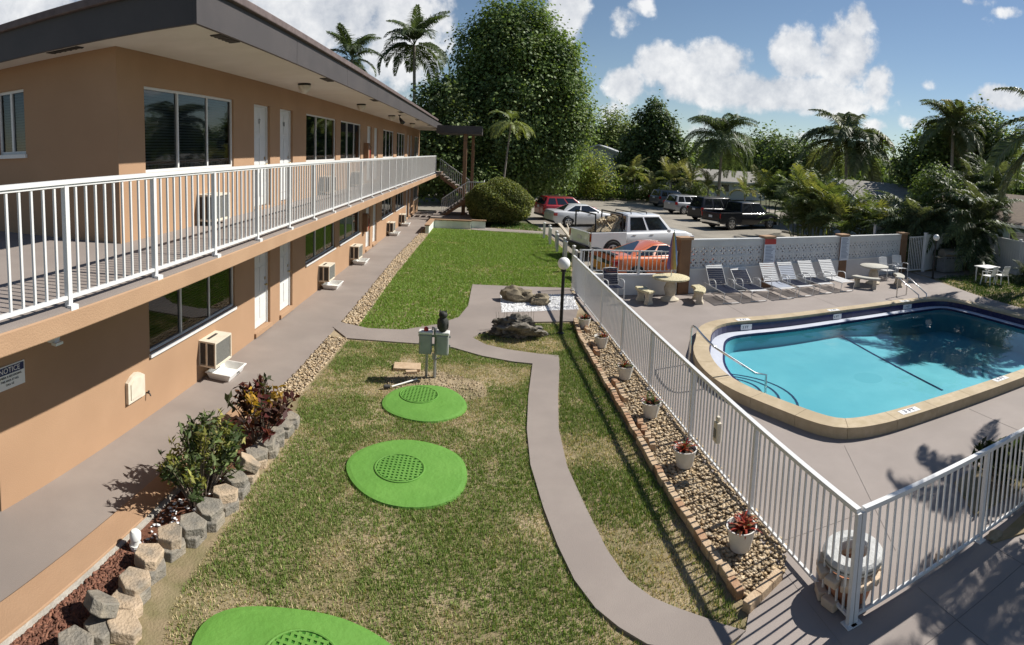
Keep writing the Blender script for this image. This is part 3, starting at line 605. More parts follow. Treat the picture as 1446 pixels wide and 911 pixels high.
# access panel, sign, lamp, extinguishers, ceiling lights
t = thing('wall_access_panel', 'cream arched access panel on the tan wall beside the walkway', 'panel', (XW, 6.88, .46))
pr = [(6.66, .46), (7.11, .46), (7.11, .80), (7.0, .87), (6.885, .90), (6.77, .87), (6.66, .80)]
pn = MB(); pn.add([(XW + .003, a, b) for a, b in pr] + [(XW + .06, a, b) for a, b in pr], [tuple(range(7)), tuple(range(13, 6, -1))] + [(i, (i + 1) % 7, 7 + (i + 1) % 7, 7 + i) for i in range(7)])
pn.build('panel_body', 'cream_plastic', t); p2 = [(6.885 + (a - 6.885) * .72, .66 + (b - .66) * .72) for a, b in pr]
MB().add([(XW + .061, a, b) for a, b in p2] + [(XW + .075, a, b) for a, b in p2], [tuple(range(13, 6, -1))] + [(i, (i + 1) % 7, 7 + (i + 1) % 7, 7 + i) for i in range(7)]).build('panel_inset', 'cream_plastic', t)
t = thing('wall_tap', 'small dark garden tap on the wall beside the cream panel', 'tap', (XW, 7.22, .42)); MB().tube([(XW, 7.22, .44), (XW + .07, 7.22, .44), (XW + .09, 7.22, .40)], .012).ico((XW + .05, 7.22, .47), .022, 1).build('tap_body', 'grille_dark', t)
t = thing('notice_sign', 'white wall sign headed NOTICE on a dark band at the building corner', 'sign', (XW, 4.32, 1.55))
MB().box(XW + .004, XW + .012, 4.07, 4.58, 1.52, 1.82).build('sign_board', 'sign_white', t); MB().box(XW + .0125, XW + .0145, 4.085, 4.565, 1.71, 1.805).build('sign_band', 'sign_blue', t)
MX = lambda x, y, z: Matrix.Translation((x, y, z)) @ Matrix.Rotation(pi / 2, 4, 'Z') @ Matrix.Rotation(pi / 2, 4, 'X')
text('sign_heading', 'NOTICE', .095, 'sign_white', MX(XW + .016, 4.325, 1.757), t)
for j, s_ in enumerate(('CAMERA IS RECORDING', 'THIS AREA AT ALL', 'CALL US')): text('sign_line', s_, .036, 'black_paint', MX(XW + .014, 4.325, 1.675 - j * .05), t)
t = thing('slab_light', 'white metal light fixture fixed under the balcony slab', 'light fixture', (-3.75, 3.72, 2.6))
MB().add([(-4.05, 3.5, 2.788), (-3.62, 3.62, 2.788), (-3.62, 3.72, 2.788), (-4.05, 3.72, 2.788), (-3.95, 3.56, 2.66), (-3.66, 3.64, 2.60), (-3.66, 3.70, 2.60), (-3.95, 3.70, 2.66)], [(0, 1, 5, 4), (1, 2, 6, 5), (2, 3, 7, 6), (3, 0, 4, 7), (7, 6, 5, 4)]).build('fixture_body', 'white_metal', t); MB().box(-3.68, -3.62, 3.62, 3.72, 2.595, 2.62).build('fixture_lip', 'white_plastic', t)
for zb, nm in ((ZF + .95, 'upstairs'), (1.0, 'downstairs')):
    t = thing('fire_extinguisher', 'red fire extinguisher in a brown box beside the %s doors' % nm, 'fire extinguisher', (XW, 22.85, zb), 0, 'fire extinguishers')
    MB().box(XW + .003, XW + .20, 22.62, 22.92, zb, zb + .75).build('cabinet', 'pillar_brown', t)
    MB().lathe([(.02, .0), (.075, .01), (.08, .05), (.08, .48), (.05, .55), (.02, .58), (.02, .66)], (XW + .12, 23.02, zb + .02), 14).build('cylinder', 'red_paint', t, smooth=40); MB().box(XW + .08, XW + .18, 23.0, 23.06, zb + .68, zb + .72).tube([(XW + .14, 23.03, zb + .69), (XW + .23, 23.04, zb + .6), (XW + .2, 23.05, zb + .3)], .012).build('hose', 'black_paint', t)
mat('lamp_glass', (.62, .58, .50), (.5, .46, .40), 10, .35)
lm = MB().lathe([(.06, .0), (.17, -.02), (.165, -.05), (.12, -.13), (.05, -.20), (.02, -.22)], n=18)
for k, y in enumerate((12.68, 18.6, 24.5, 31.1)):
    t = thing('ceiling_light', 'fluted glass ceiling light on the balcony soffit, %s from the near corner' % nms[k], 'ceiling light', (-4.35, y, ZS), 0, 'soffit ceiling lights')
    MB().lathe([(.15, -.001), (.16, -.03), (.12, -.045)], (-4.35, y, ZS), 18).build('base', 'grille_dark', t, smooth=40)
    vs = []
    g = MB()
    for i, (r, z) in enumerate(((.155, -.05), (.15, -.08), (.11, -.16), (.05, -.225), (.015, -.24))):
        for q in range(24): a = 2 * pi * q / 24; rr_ = r * (1 + (.06 if q % 2 else 0)); vs.append((-4.35 + rr_ * cos(a), y + rr_ * sin(a), ZS + z))
    fs = [(i * 24 + q, i * 24 + (q + 1) % 24, i * 24 + 24 + (q + 1) % 24, i * 24 + 24 + q) for i in range(4) for q in range(24)] + [tuple(96 + q for q in range(24))]
    g.add(vs, fs).build('shade', 'lamp_glass', t, smooth=20)
t = thing('spotlight', 'black twin security spotlight under the balcony soffit', 'spotlight', (-3.95, 24.2, ZS))
MB().lathe([(.06, 0), (.06, -.04)], (-3.95, 24.2, ZS), 12).tube([(-3.95, 24.2, ZS - .03), (-3.95, 24.2, ZS - .12)], .015).build('base', 'black_paint', t)
for dy in (-.12, .14): MB().tube([(-3.95, 24.2, ZS - .1), (-3.9, 24.2 + dy, ZS - .2), (-3.8, 24.2 + dy * 1.6, ZS - .34)], [.02, .05, .085], 10).build('head', 'black_paint', t)
# ================================================================== pool
mat('coping', (.40, .32, .205), (.48, .39, .27), 7, .8, bump=.35, bscale=50, c3=(.36, .285, .185), scale3=1.2)
mat('tile_navy', (.012, .014, .06), (.02, .024, .085), 9, .25, spec=.5)
mat('tile_white', (.75, .75, .74), rough=.3)
mat('pool_ledge', (.46, .49, .56), (.52, .55, .62), 3, .6)
mat('pool_plaster', (.165, .48, .56), (.20, .52, .60), 1.6, .6, c3=(.145, .45, .54), scale3=.5)
mat('steel', (.62, .62, .60), rough=.22, metal=1.0)
m_, t_, b_ = _new('pool_water'); t_.nodes.remove(b_)
tr_ = t_.nodes.new('ShaderNodeBsdfTransparent'); tr_.inputs[0].default_value = (.80, .965, .975, 1)
gl_ = t_.nodes.new('ShaderNodeBsdfGlossy'); gl_.inputs['Roughness'].default_value = .02
fr_ = t_.nodes.new('ShaderNodeFresnel'); fr_.inputs[0].default_value = 1.33
nz_ = t_.nodes.new('ShaderNodeTexNoise'); nz_.inputs['Scale'].default_value = 1.7; nz_.inputs['Detail'].default_value = 3; ge_ = t_.nodes.new('ShaderNodeNewGeometry'); t_.links.new(ge_.outputs['Position'], nz_.inputs['Vector'])
bp_ = t_.nodes.new('ShaderNodeBump'); bp_.inputs['Strength'].default_value = .10; bp_.inputs['Distance'].default_value = .06; t_.links.new(nz_.outputs['Fac'], bp_.inputs['Height']); t_.links.new(bp_.outputs[0], gl_.inputs['Normal']); t_.links.new(bp_.outputs[0], fr_.inputs['Normal'])
mi_ = t_.nodes.new('ShaderNodeMixShader'); t_.links.new(fr_.outputs[0], mi_.inputs[0]); t_.links.new(tr_.outputs[0], mi_.inputs[1]); t_.links.new(gl_.outputs[0], mi_.inputs[2]); t_.links.new(mi_.outputs[0], t_.nodes['Material Output'].inputs[0])
PL = thing('swimming_pool', 'raised tan-coped swimming pool with navy tile band and turquoise floor', 'pool', (10.2, 10.7, 0))
P1 = smooth_poly(offset(PO, .36), 1); P2 = smooth_poly(offset(PO, .39), 1); P3 = smooth_poly(offset(PO, .74), 3); P4 = smooth_poly(offset(PO, .69), 3)
def ring(mb, A, B, za, zb):
    n = len(A); a = [(p[0], p[1], za) for p in A] + [(A[0][0], A[0][1], za)]; b = [(p[0], p[1], zb) for p in B] + [(B[0][0], B[0][1], zb)]; return mb.strip(a, b)
N_ = len(PO)
for k in range(0, N_, 4):                                   # coping stones with open joints
    A = []; Bq = []
    for j in range(5):
        i = (k + j) % N_; A.append(Vector(PO[i])); Bq.append(Vector(P1[i]))
    g = .007
    A[0] = A[0] + (A[1] - A[0]).normalized() * g; Bq[0] = Bq[0] + (Bq[1] - Bq[0]).normalized() * g
    vs = [(p.x, p.y, -.03) for p in A] + [(p.x, p.y, .2) for p in A] + [(p.x, p.y, .2) for p in Bq] + [(p.x, p.y, .12) for p in Bq]
    fs = [(r * 5 + j, r * 5 + j + 1, r * 5 + 6 + j, r * 5 + 5 + j) for r in range(3) for j in range(4)] + [(0, 5, 10, 15), (19, 14, 9, 4)]
    cs_ = MB().add(vs, fs).build('coping_stone', 'coping', PL)
ring(ring(MB(), P1, P2, .12, .119), P2, P2, .119, -.06).build('tile_band', 'tile_navy', PL)
ring(MB(), P2, P4, -.06, -.06).build('ledge', 'pool_ledge', PL)
ring(ring(MB(), P4, P3, -.056, -.056), P3, P3, -.056, -.12).build('ledge_edge_tile', 'tile_navy', PL)
def zfloor(x): return -.48 if x < 10.2 else -.48 - min(1.0, (x - 10.2) / 3.5) * .42
bs = MB(); cN = (10.3, 10.7); rings = [[(p[0], p[1], -.12) for p in P3]]
for s in (1.0, .85, .7, .5, .3, .1): rings.append([(cN[0] + (p[0] - cN[0]) * s, cN[1] + (p[1] - cN[1]) * s, zfloor(cN[0] + (p[0] - cN[0]) * s)) for p in P3])
for a, b in zip(rings[:-1], rings[1:]): bs.strip(a + [a[0]], b + [b[0]])
bs.add(rings[-1], [tuple(range(len(P3)))]); bs.build('basin', 'pool_plaster', PL, smooth=45)
MB().add([(p[0], p[1], -.085) for p in P3], [tuple(range(len(P3)))]).build('water', 'pool_water', PL)
fl = [G(1176, 460, -.47), G(1186, 473, -.47), G(1230, 498, -.47), G(1331, 551, -.47)]
fm = MB()
for a, b in zip(fl[:-1], fl[1:]): fm.bar((a[0], a[1], -.474), (b[0], b[1], -.474), .06, .01)
fm.build('floor_line', 'tile_navy', PL)
dr = G(1226, 533, -.47); MB().lathe([(.36, 0), (.36, .008), (.30, .009)], (dr[0], dr[1], -.488), 28).build('drain_cover', mat('plaster_pale', (.15, .455, .535), rough=.6), PL)
for k, (r, z) in enumerate(((.78, -.20), (1.16, -.30), (1.55, -.40))):
    cx, cy = 4.86, 10.1
    stp = MB().lathe([(r, -.3), (r, 0), (0.01, 0)], (cx, cy, z), 48, caps=False).build('entry_step', 'pool_plaster', PL)
    MB().lathe([(r + .004, -.035), (r + .004, .003), (r - .05, .003)], (cx, cy, z), 48, caps=False).build('step_nosing', 'tile_navy', stp)
def tile_mark(px, py, txt, far=False, rz=0.0):
    if far:
        p = G(px, py, .08); i = min(range(N_), key=lambda k: (P2[k][0] - p[0]) ** 2 + (P2[k][1] - p[1]) ** 2); x, y = P2[i]
        MB().box(x - .2, x + .2, y - .012, y - .006, -.045, .11).build('depth_tile', 'tile_white', PL)
        text('depth_text', txt, .10, 'tile_navy', Matrix.Translation((x, y - .014, .03)) @ Matrix.Rotation(pi / 2, 4, 'X'), PL)
        MB().box(x - .2, x + .2, y + .06, y + .26, .2, .204).build('depth_tile', 'tile_white', PL); text('depth_text', txt, .11, 'tile_navy', Matrix.Translation((x, y + .16, .206)), PL)
    else:
        p = G(px, py, .2); M = Matrix.Translation((p[0], p[1], .202)) @ Matrix.Rotation(rz, 4, 'Z')
        MB().obox(M, .44, .17, .005).build('depth_tile', 'tile_white', PL); text('depth_text', txt, .15, 'tile_navy', Matrix.Translation((p[0], p[1], .206)) @ Matrix.Rotation(rz, 4, 'Z'), PL)
tile_mark(1284, 580, '3 FT'); tile_mark(1413, 535, '5 FT'); tile_mark(1049, 455, '3 FT', True); tile_mark(1172, 440, '5 FT', True); tile_mark(1266, 426, '7 FT', True)
def arc(p0, p1, p2, n=6): p0, p1, p2 = V3(p0), V3(p1), V3(p2); return [p0 * (1 - t) ** 2 + p1 * 2 * t * (1 - t) + p2 * t * t for t in [k / n for k in range(n + 1)]]
t = thing('pool_handrail', 'single bent steel handrail leading down the curved pool steps', 'handrail', G(973, 514))
a0 = G(973, 514); b1 = G(1066, 527, .15); tp = G(1003, 486, .86)
h0 = V3((a0[0], a0[1], .8)); t0 = V3(tp); hr = [V3(a0), h0] + arc(h0, (a0[0] + .02, a0[1], .93), V3((a0[0], a0[1], .93)).lerp(t0, .45), 5)[1:] + arc(V3((a0[0], a0[1], .93)).lerp(t0, .5), t0, t0.lerp(V3(b1), .12), 5) + [V3(b1), V3((b1[0] + .25, b1[1] - .04, .1)), V3((b1[0] + .27, b1[1] - .04, -.55))]
MB().tube(hr, .024, 8).build('rail_tube', 'steel', t, smooth=60)
t = thing('pool_ladder', 'pair of arched steel grab rails over the far pool edge', 'pool ladder', (13.6, 14.4, 0))
for (bx, by, tx, ty, ex, ey) in ((1266, 419, 1270, 392, 1296, 431), (1279.6, 416.5, 1285, 391, 1307, 429)):
    b = G(bx, by, 0.0); e = G(ex, ey, -.07); top = AT(tx, ty, math.hypot(b[0], b[1]) - .05)
    zt = top[2]; pts = [V3(b), V3((b[0], b[1], zt - .1))] + arc((b[0], b[1], zt - .1), (b[0], b[1], zt + .02), V3((b[0], b[1], zt)).lerp(V3((e[0], e[1], .25)), .15))[1:] + [V3((e[0], e[1], .3)), V3((e[0], e[1] - .03, .1)), V3((e[0], e[1] - .03, -.7))]
    MB().tube(pts, .024, 8).build('grab_rail', 'steel', t, smooth=60)
for k in range(2): MB().box(13.45, 13.95, 13.58, 13.68, -.3 - k * .28, -.27 - k * .28).build('rung', 'white_plastic', t)
# ================================================================== fences
pf = MB().box(-.010, .010, -.010, .010, .085, 1.135).build('picket', 'white_metal'); PFM = pf.data; bpy.data.objects.remove(pf)
pp = MB().box(-.026, .026, -.026, .026, .0, 1.14).box(-.06, .06, -.06, .06, 0.0, .012).build('fence_post', 'white_metal'); PPM = pp.data; bpy.data.objects.remove(pp)
def fence(label, p0, p1, sp=.112, post=1.83, z=0.0, cat='fence', last=True):
    a = math.atan2(p1[1] - p0[1], p1[0] - p0[0]); L = math.hypot(p1[0] - p0[0], p1[1] - p0[1])
    t = thing('pool_fence', label, cat, (p0[0], p0[1], z), a)
    M = Matrix.Translation((p0[0], p0[1], z)) @ Matrix.Rotation(a, 4, 'Z')
    def bx(mb, x0, x1, y0, y1, z0, z1):
        v = len(mb.v); mb.box(x0, x1, y0, y1, z0, z1); mb.v[v:] = [tuple(M @ Vector(q)) for q in mb.v[v:]]
    r1 = MB(); bx(r1, 0, L, -.03, .03, 1.145, 1.18); bx(r1, 0, L, -.017, .017, 1.12, 1.144); r1.build('top_rail', 'white_metal', t)
    r2 = MB(); bx(r2, 0, L, -.015, .015, .06, .09); r2.build('bottom_rail', 'white_metal', t)
    n = int(L / post); xs = [L * k / n for k in range(n + (1 if last else 0))]
    for x in xs: inst('fence_post', PPM, t, Vector((x, 0, 0)))
    x = sp
    while x < L - .05:
        if min(abs(x - q) for q in xs) > .04: inst('picket', PFM, t, Vector((x, 0, 0)))
        x += sp
    return t
FC = (3.47, 4.02)
fence('long white picket pool fence running beside the potted bromeliads', FC, (2.90, 18.1))
fs_ = fence('short white picket pool fence turning the corner beside the palm shadows', (FC[0] + .06, FC[1]), (9.6, 4.24)); fs_.children[0].name = 'top_rail'
t = thing('fence_latch_box', 'beige plastic box hanging on the long pool fence', 'box', (3.44, 7.0, .45)); MB().box(3.26, 3.33, 6.93, 7.07, .48, .78).box(3.27, 3.32, 6.96, 7.04, .78, .86).build('box_body', 'cream_plastic', t, bevel=.015); MB().box(3.252, 3.26, 6.96, 7.04, .55, .68).build('box_window', 'grille_grey', t)
# block wall along the parking lot
mat('white_wall', (.58, .585, .60), (.64, .645, .65), 1.6, .85, bump=.15, bscale=50, c3=(.53, .53, .54), scale3=.6)
WA, WB = (6.55, 17.62), (18.3, 19.78)
wa = math.atan2(WB[1] - WA[1], WB[0] - WA[0]); WL = math.hypot(WB[0] - WA[0], WB[1] - WA[1])
BW = thing('block_wall', 'white breeze block wall with brown pillars behind the loungers', 'wall', (WA[0], WA[1], 0), wa)
MW = Matrix.Translation((WA[0], WA[1], 0)) @ Matrix.Rotation(wa, 4, 'Z'); IWM = MW.inverted()
def wbox(mb, x0, x1, y0, y1, z0, z1):
    v = len(mb.v); mb.box(x0, x1, y0, y1, z0, z1); mb.v[v:] = [tuple(MW @ Vector(q)) for q in mb.v[v:]]; return mb
pil = [0.0, 3.62, 7.72, WL]
BS = .385
fr = MB(); h = BS / 2; w_ = .03
for s in (-1, 1): fr.box(-h, h, -.06, .06, s * h - (w_ if s > 0 else 0), s * h + (w_ if s < 0 else 0)); fr.box(s * h - (w_ if s > 0 else 0), s * h + (w_ if s < 0 else 0), -.06, .06, -h + w_, h - w_)
for k in (-1, 0, 1):
    c = k * h; x0, x1 = max(-h, c - h) + .012, min(h, c + h) - .012
    fr.bar((x0, 0, c - x0), (x1, 0, c - x1), .10, .062); fr.bar((x0, 0, x0 - c), (x1, 0, x1 - c), .094, .062)
bo = fr.build('breeze_block', 'white_wall'); BLM = bo.data; bpy.data.objects.remove(bo)
for i in range(3):
    x0, x1 = pil[i] + .2, pil[i + 1] - .2
    wbox(MB(), x0, x1, -.08, .08, 0, .80).build('wall_base', 'white_wall', BW); wbox(MB(), x0, x1, -.10, .10, .802, .85).build('wall_ledge', 'white_paint', BW)
    wbox(MB(), x0, x1, -.08, .08, .85 + 2 * BS, 1.80).build('wall_head', 'white_wall', BW); wbox(MB(), x0, x1, -.11, .11, 1.802, 1.86).build('wall_coping', 'white_paint', BW)
    n = int(round((x1 - x0) / BS)); sx = (x1 - x0) / (n * BS)
    for k in range(n):
        for r_ in range(2): inst('breeze_block', BLM, BW, Matrix.Translation((x0 + (k + .5) * BS * sx, 0, .85 + (r_ + .5) * BS)) @ Matrix.Diagonal((sx * .998, 1, .998, 1)))
for x in pil:
    wbox(MB(), x - .2, x + .2, -.16, .16, 0, 1.86).build('pillar', 'pillar_brown', BW); wbox(MB(), x - .26, x + .26, -.21, .21, 1.862, 1.94).build('pillar_cap', 'tan_paint', BW)
mat('sign_red', (.45, .06, .05), rough=.5); mat('sign_text', (.20, .24, .34), rough=.6); mat('sign_pale', (.62, .66, .74), rough=.5)
for x, zz0, zz1, red, lb in ((3.62, .74, 1.84, True, 'pool rules sign with red heading band on the brown wall pillar'), (7.72, .84, 1.84, False, 'plain pale pool rules sign with rows of small print on brown pillar')):
    p = MW @ Vector((x, -.2, zz0)); t = thing('pool_sign', lb, 'sign', tuple(p), wa)
    wbox(MB(), x - .27, x + .27, -.19, -.17, zz0, zz1).build('sign_board', 'sign_pale', t)
    if red: wbox(MB(), x - .27, x + .27, -.198, -.191, zz1 - .2, zz1).build('heading_band', 'sign_red', t); wbox(MB(), x - .27, x + .27, -.198, -.191, zz0, zz0 + .2).build('footer_band', 'sign_red', t)
    ln = MB(); z = zz1 - (.28 if red else .08)
    while z > zz0 + (.26 if red else .08):
        wbox(ln, x - .21, x + .21 - random.random() * .15, -.196, -.191, z, z + .022); z -= .055
    ln.build('print_rows', 'sign_text', t)
# knee wall with railing, left of the wall
kw = thing('knee_wall', 'low white retaining wall under the railing beside the orange car', 'wall', (4.6, 17.5, 0))
MB().box(3.4, 6.33, 17.46, 17.66, 0, .62).build('wall_body', 'white_wall', kw); MB().box(3.36, 6.33, 17.42, 17.70, .622, .67).build('wall_cap', 'white_paint', kw)
kr = thing('knee_wall_railing', 'short white picket railing on top of the low wall near the parked cars', 'railing', (3.0, 17.58, .67))
MB().box(3.0, 6.33, 17.55, 17.61, 1.42, 1.46).box(3.0, 6.33, 17.565, 17.595, .76, .79).build('rails', 'white_metal', kr)
for x in (3.05, 3.42, 5.0, 6.28): MB().box(x - .035, x + .035, 17.54, 17.62, .0 if x < 3.4 else .67, 1.46).build('rail_post', 'white_metal', kr)
x = 3.15
while x < 6.25:
    if min(abs(x - q) for q in (3.42, 5.0)) > .06: MB().box(x - .012, x + .012, 17.568, 17.592, .79, 1.42).build('picket', 'white_metal', kr)
    x += .145
# gate, vinyl fences at the right
vg = thing('picket_gate', 'white metal picket gate between the last brown pillar and vinyl fence', 'gate', (18.9, 19.5, 0))
MB().bar((18.55, 19.55, 1.72), (19.55, 19.55, 1.76), .05).build('gate_rail', 'white_metal', vg); MB().bar((18.55, 19.55, .12), (19.55, 19.55, .12), .05).build('gate_rail', 'white_metal', vg)
for k in range(9): MB().box(18.58 + k * .115, 18.605 + k * .115, 19.535, 19.565, .14, 1.72).build('picket', 'white_metal', vg)
mat('vinyl', (.70, .70, .70), (.66, .66, .665), 4, .5)
def vinyl(label, p0, p1, h=1.8, step=1.9):
    a = math.atan2(p1[1] - p0[1], p1[0] - p0[0]); L = math.hypot(p1[0] - p0[0], p1[1] - p0[1]); t = thing('vinyl_fence', label, 'fence', (p0[0], p0[1], 0), a)
    M = Matrix.Translation((p0[0], p0[1], 0)) @ Matrix.Rotation(a, 4, 'Z')
    def lb(x0, x1, y0, y1, z0, z1, nm):
        mb = MB().box(x0, x1, y0, y1, z0, z1); mb.v = [tuple(M @ Vector(q)) for q in mb.v]; mb.build(nm, 'vinyl', t)
    n = max(1, round(L / step)); s = L / n
    for k in range(n + 1): lb(k * s - .065, k * s + .065, -.065, .065, 0, h + .06, 'fence_post'); lb(k * s - .085, k * s + .085, -.085, .085, h + .062, h + .1, 'post_cap')
    for k in range(n):
        lb(k * s + .067, (k + 1) * s - .067, -.04, .04, h - .14, h, 'rail'); lb(k * s + .067, (k + 1) * s - .067, -.04, .04, .05, .19, 'rail')
        m = 10; ww = (s - .134) / m
        for j in range(m): lb(k * s + .067 + j * ww + .004, k * s + .067 + (j + 1) * ww - .004, -.012, .012, .192, h - .142, 'board')
    return t
vinyl('white vinyl privacy fence beside the picket gate and grill', (19.65, 19.55), (24.9, 21.3), 1.85)
vinyl('white vinyl privacy fence behind the plastic garden table', (24.8, 20.9), (22.9, 12.6), 1.85)
vinyl('white vinyl fence panels in shade along the parking lot corner', (18.9, 22.6), (24.4, 24.6), 1.9)
# ================================================================== pool furniture
mat('strap_navy', (.011, .016, .036), (.017, .023, .046), 8, .8, spec=.12); mat('strap_white', (.74, .74, .73), (.66, .66, .66), 8, .6); mat('strap_pale', (.42, .46, .54), rough=.6)
def lounger(name, label, back, seat, foot, head, ang):
    t = thing(name, label, 'sun lounger', (0, 0, 0), 0, 'sun loungers before the block wall')
    hw = .31; yb = 1.18; L = 1.92; zs = .36; bl = .78; ca, sa = cos(R(ang)), sin(R(ang))
    for s in (-1, 1): MB().tube([(s * hw, .02, zs), (s * hw, yb, zs), (s * hw, L - .15, zs)], .016, 6).build('side_rail', 'white_metal', t)
    for y0, y1 in ((.02, .10), (1.5, 1.6)): MB().tube([(-hw, y0, zs), (-hw, y1, .02), (hw, y1, .02), (hw, y0, zs)], .015, 6).build('leg', 'white_metal', t)
    for s in (-1, 1): MB().tube([(s * (hw + .03), .62, zs - .02)] + arc((s * (hw + .03), .66, .52), (s * (hw + .03), .70, .64), (s * (hw + .03), .88, .62)) + [(s * (hw + .03), 1.16, .58), (s * (hw + .03), 1.2, zs)], .018, 6).build('armrest', 'white_metal', t, smooth=50)
    MB().tube([(-hw, yb, zs), (-hw, yb + bl * ca, zs + bl * sa), (hw, yb + bl * ca, zs + bl * sa), (hw, yb, zs)], .016, 6).build('back_frame', 'white_metal', t)
    def straps(a, b, n, fn, nm, m):
        mb = MB()
        for k in range(n):
            q0 = a + (b - a) * (k + .16) / n; q1 = a + (b - a) * (k + .84) / n; p0, p1 = fn(q0), fn(q1)
            for s, dz in ((0, .016),):
                mb.add([(-hw, p0[0], p0[1] + dz), (hw, p0[0], p0[1] + dz), (hw, p1[0], p1[1] + dz), (-hw, p1[0], p1[1] + dz), (-hw, p0[0], p0[1] + dz - .006), (hw, p0[0], p0[1] + dz - .006), (hw, p1[0], p1[1] + dz - .006), (-hw, p1[0], p1[1] + dz - .006)], [(0, 1, 2, 3), (7, 6, 5, 4), (0, 4, 5, 1), (2, 6, 7, 3)])
        mb.build(nm, m, t)['kind'] = 'stuff'
    fl_ = lambda q: (q, zs); bk = lambda q: (yb + q * ca, zs + q * sa)
    straps(.05, .25, 3, fl_, 'foot_straps', foot); straps(.27, yb - .02, 12, fl_, 'seat_straps', seat)
    straps(.03, bl - .16, 8, bk, 'back_straps', back); straps(bl - .15, bl - .01, 2, bk, 'head_straps', head)
    return t
LG = [((7.76, 15.98), 'strap_navy', 'strap_navy', 'strap_navy', 'strap_white', 52, 'navy strap lounger with steep back and white headrest next to the concrete table'),
      ((8.80, 16.08), 'strap_navy', 'strap_navy', 'strap_white', 'strap_white', 38, 'navy strap lounger with lowered back, second from the concrete table'),
      ((10.0, 16.25), 'strap_white', 'strap_pale', 'strap_white', 'strap_white', 52, 'white backed lounger with pale grey seat before the pillar with red sign'),
      ((10.86, 16.43), 'strap_pale', 'strap_navy', 'strap_white', 'strap_white', 50, 'lounger with pale grey back and navy seat beside the red sign pillar'),
      ((11.9, 16.65), 'strap_white', 'strap_navy', 'strap_white', 'strap_white', 50, 'white backed lounger with navy seat, second from the plain sign'),
      ((12.95, 16.76), 'strap_white', 'strap_white', 'strap_white', 'strap_white', 50, 'all white strap lounger beside the pillar with the plain sign')]
for (p, bk_, se, fo, he, an, lb) in LG: setat(lounger('sun_lounger', lb, bk_, se, fo, he, an), (p[0], p[1], 0), R(2))
mat('terrazzo', (.62, .55, .36), (.30, .27, .16), 26, .7, bump=.4, bscale=40, contrast=(.45, .62)); mat('cast_stone', (.46, .40, .31), (.56, .50, .40), 10, .85, bump=.4, bscale=40)
mat('terrazzo_grey', (.50, .48, .42), (.34, .33, .29), 26, .75, bump=.4, bscale=40)
def ctable(c, lb, top):
    t = thing('concrete_table', lb, 'table', (c[0], c[1], 0))
    MB().lathe([(.30, .0), (.30, .05), (.2, .09), (.15, .16), (.19, .30), (.21, .40), (.17, .52), (.13, .58), (.22, .66), (.3, .69)], (c[0], c[1], 0), 22).build('pedestal', 'cast_stone', t, smooth=40)
    MB().lathe([(.42, .69), (.56, .70), (.60, .72), (.60, .76), (.57, .775)], (c[0], c[1], 0), 36).build('table_top', top, t, smooth=30); return t
def cbench(c, a0, lb, top, r=.98, span=R(58)):
    """curved bench on an arc round the table centre c, middle at angle a0"""
    m = (c[0] + r * cos(a0), c[1] + r * sin(a0)); t = thing('concrete_bench', lb, 'bench', (m[0], m[1], 0)); n = 10
    vs = []
    for k in range(n + 1):
        a = a0 - span / 2 + span * k / n
        for rr, z in ((r - .17, .36), (r - .17, .44), (r + .17, .44), (r + .17, .36)): vs.append((c[0] + rr * cos(a), c[1] + rr * sin(a), z))
    fs = [(k * 4 + j, k * 4 + (j + 1) % 4, k * 4 + 4 + (j + 1) % 4, k * 4 + 4 + j) for k in range(n) for j in range(4)] + [(0, 1, 2, 3), (n * 4 + 3, n * 4 + 2, n * 4 + 1, n * 4)]
    MB().add(vs, fs).build('seat', top, t, bevel=.02)
    for s in (-1, 1):
        a = a0 + s * span * .33; q = V3((c[0] + r * cos(a), c[1] + r * sin(a), 0)); M = Matrix.Translation(q) @ Matrix.Rotation(a, 4, 'Z')
        lg = MB(); pr = [(-.13, 0), (-.13, .05), (-.085, .12), (-.085, .24), (-.14, .355), (.14, .355), (.085, .24), (.085, .12), (.13, .05), (.13, 0)]
        vs = [M @ Vector((x, s_ * .075, z)) for s_ in (-1, 1) for x, z in pr]; m_n = len(pr)
        lg.add(vs, [tuple(range(m_n)), tuple(range(2 * m_n - 1, m_n - 1, -1))] + [(i, m_n + i, m_n + (i + 1) % m_n, (i + 1) % m_n) for i in range(m_n)]).build('leg', 'cast_stone', t)
    return t
C1 = (5.86, 16.75); ctable(C1, 'round speckled concrete table with a folded parasol beside the knee wall', 'terrazzo')
cbench(C1, R(195), 'short curved speckled concrete bench between knee wall railing and concrete table', 'terrazzo', span=R(44)); cbench(C1, R(-14), 'curved speckled concrete bench beside the first navy lounger', 'terrazzo')
C2 = (15.05, 17.85); ctable(C2, 'round grey concrete table near the white picket gate', 'terrazzo_grey')
cbench(C2, R(215), 'grey concrete bench beside the all white lounger', 'terrazzo_grey', r=1.15, span=R(56)); cbench(C2, R(-35), 'grey concrete bench between round table and pool ladder', 'terrazzo_grey', r=1.15, span=R(56))
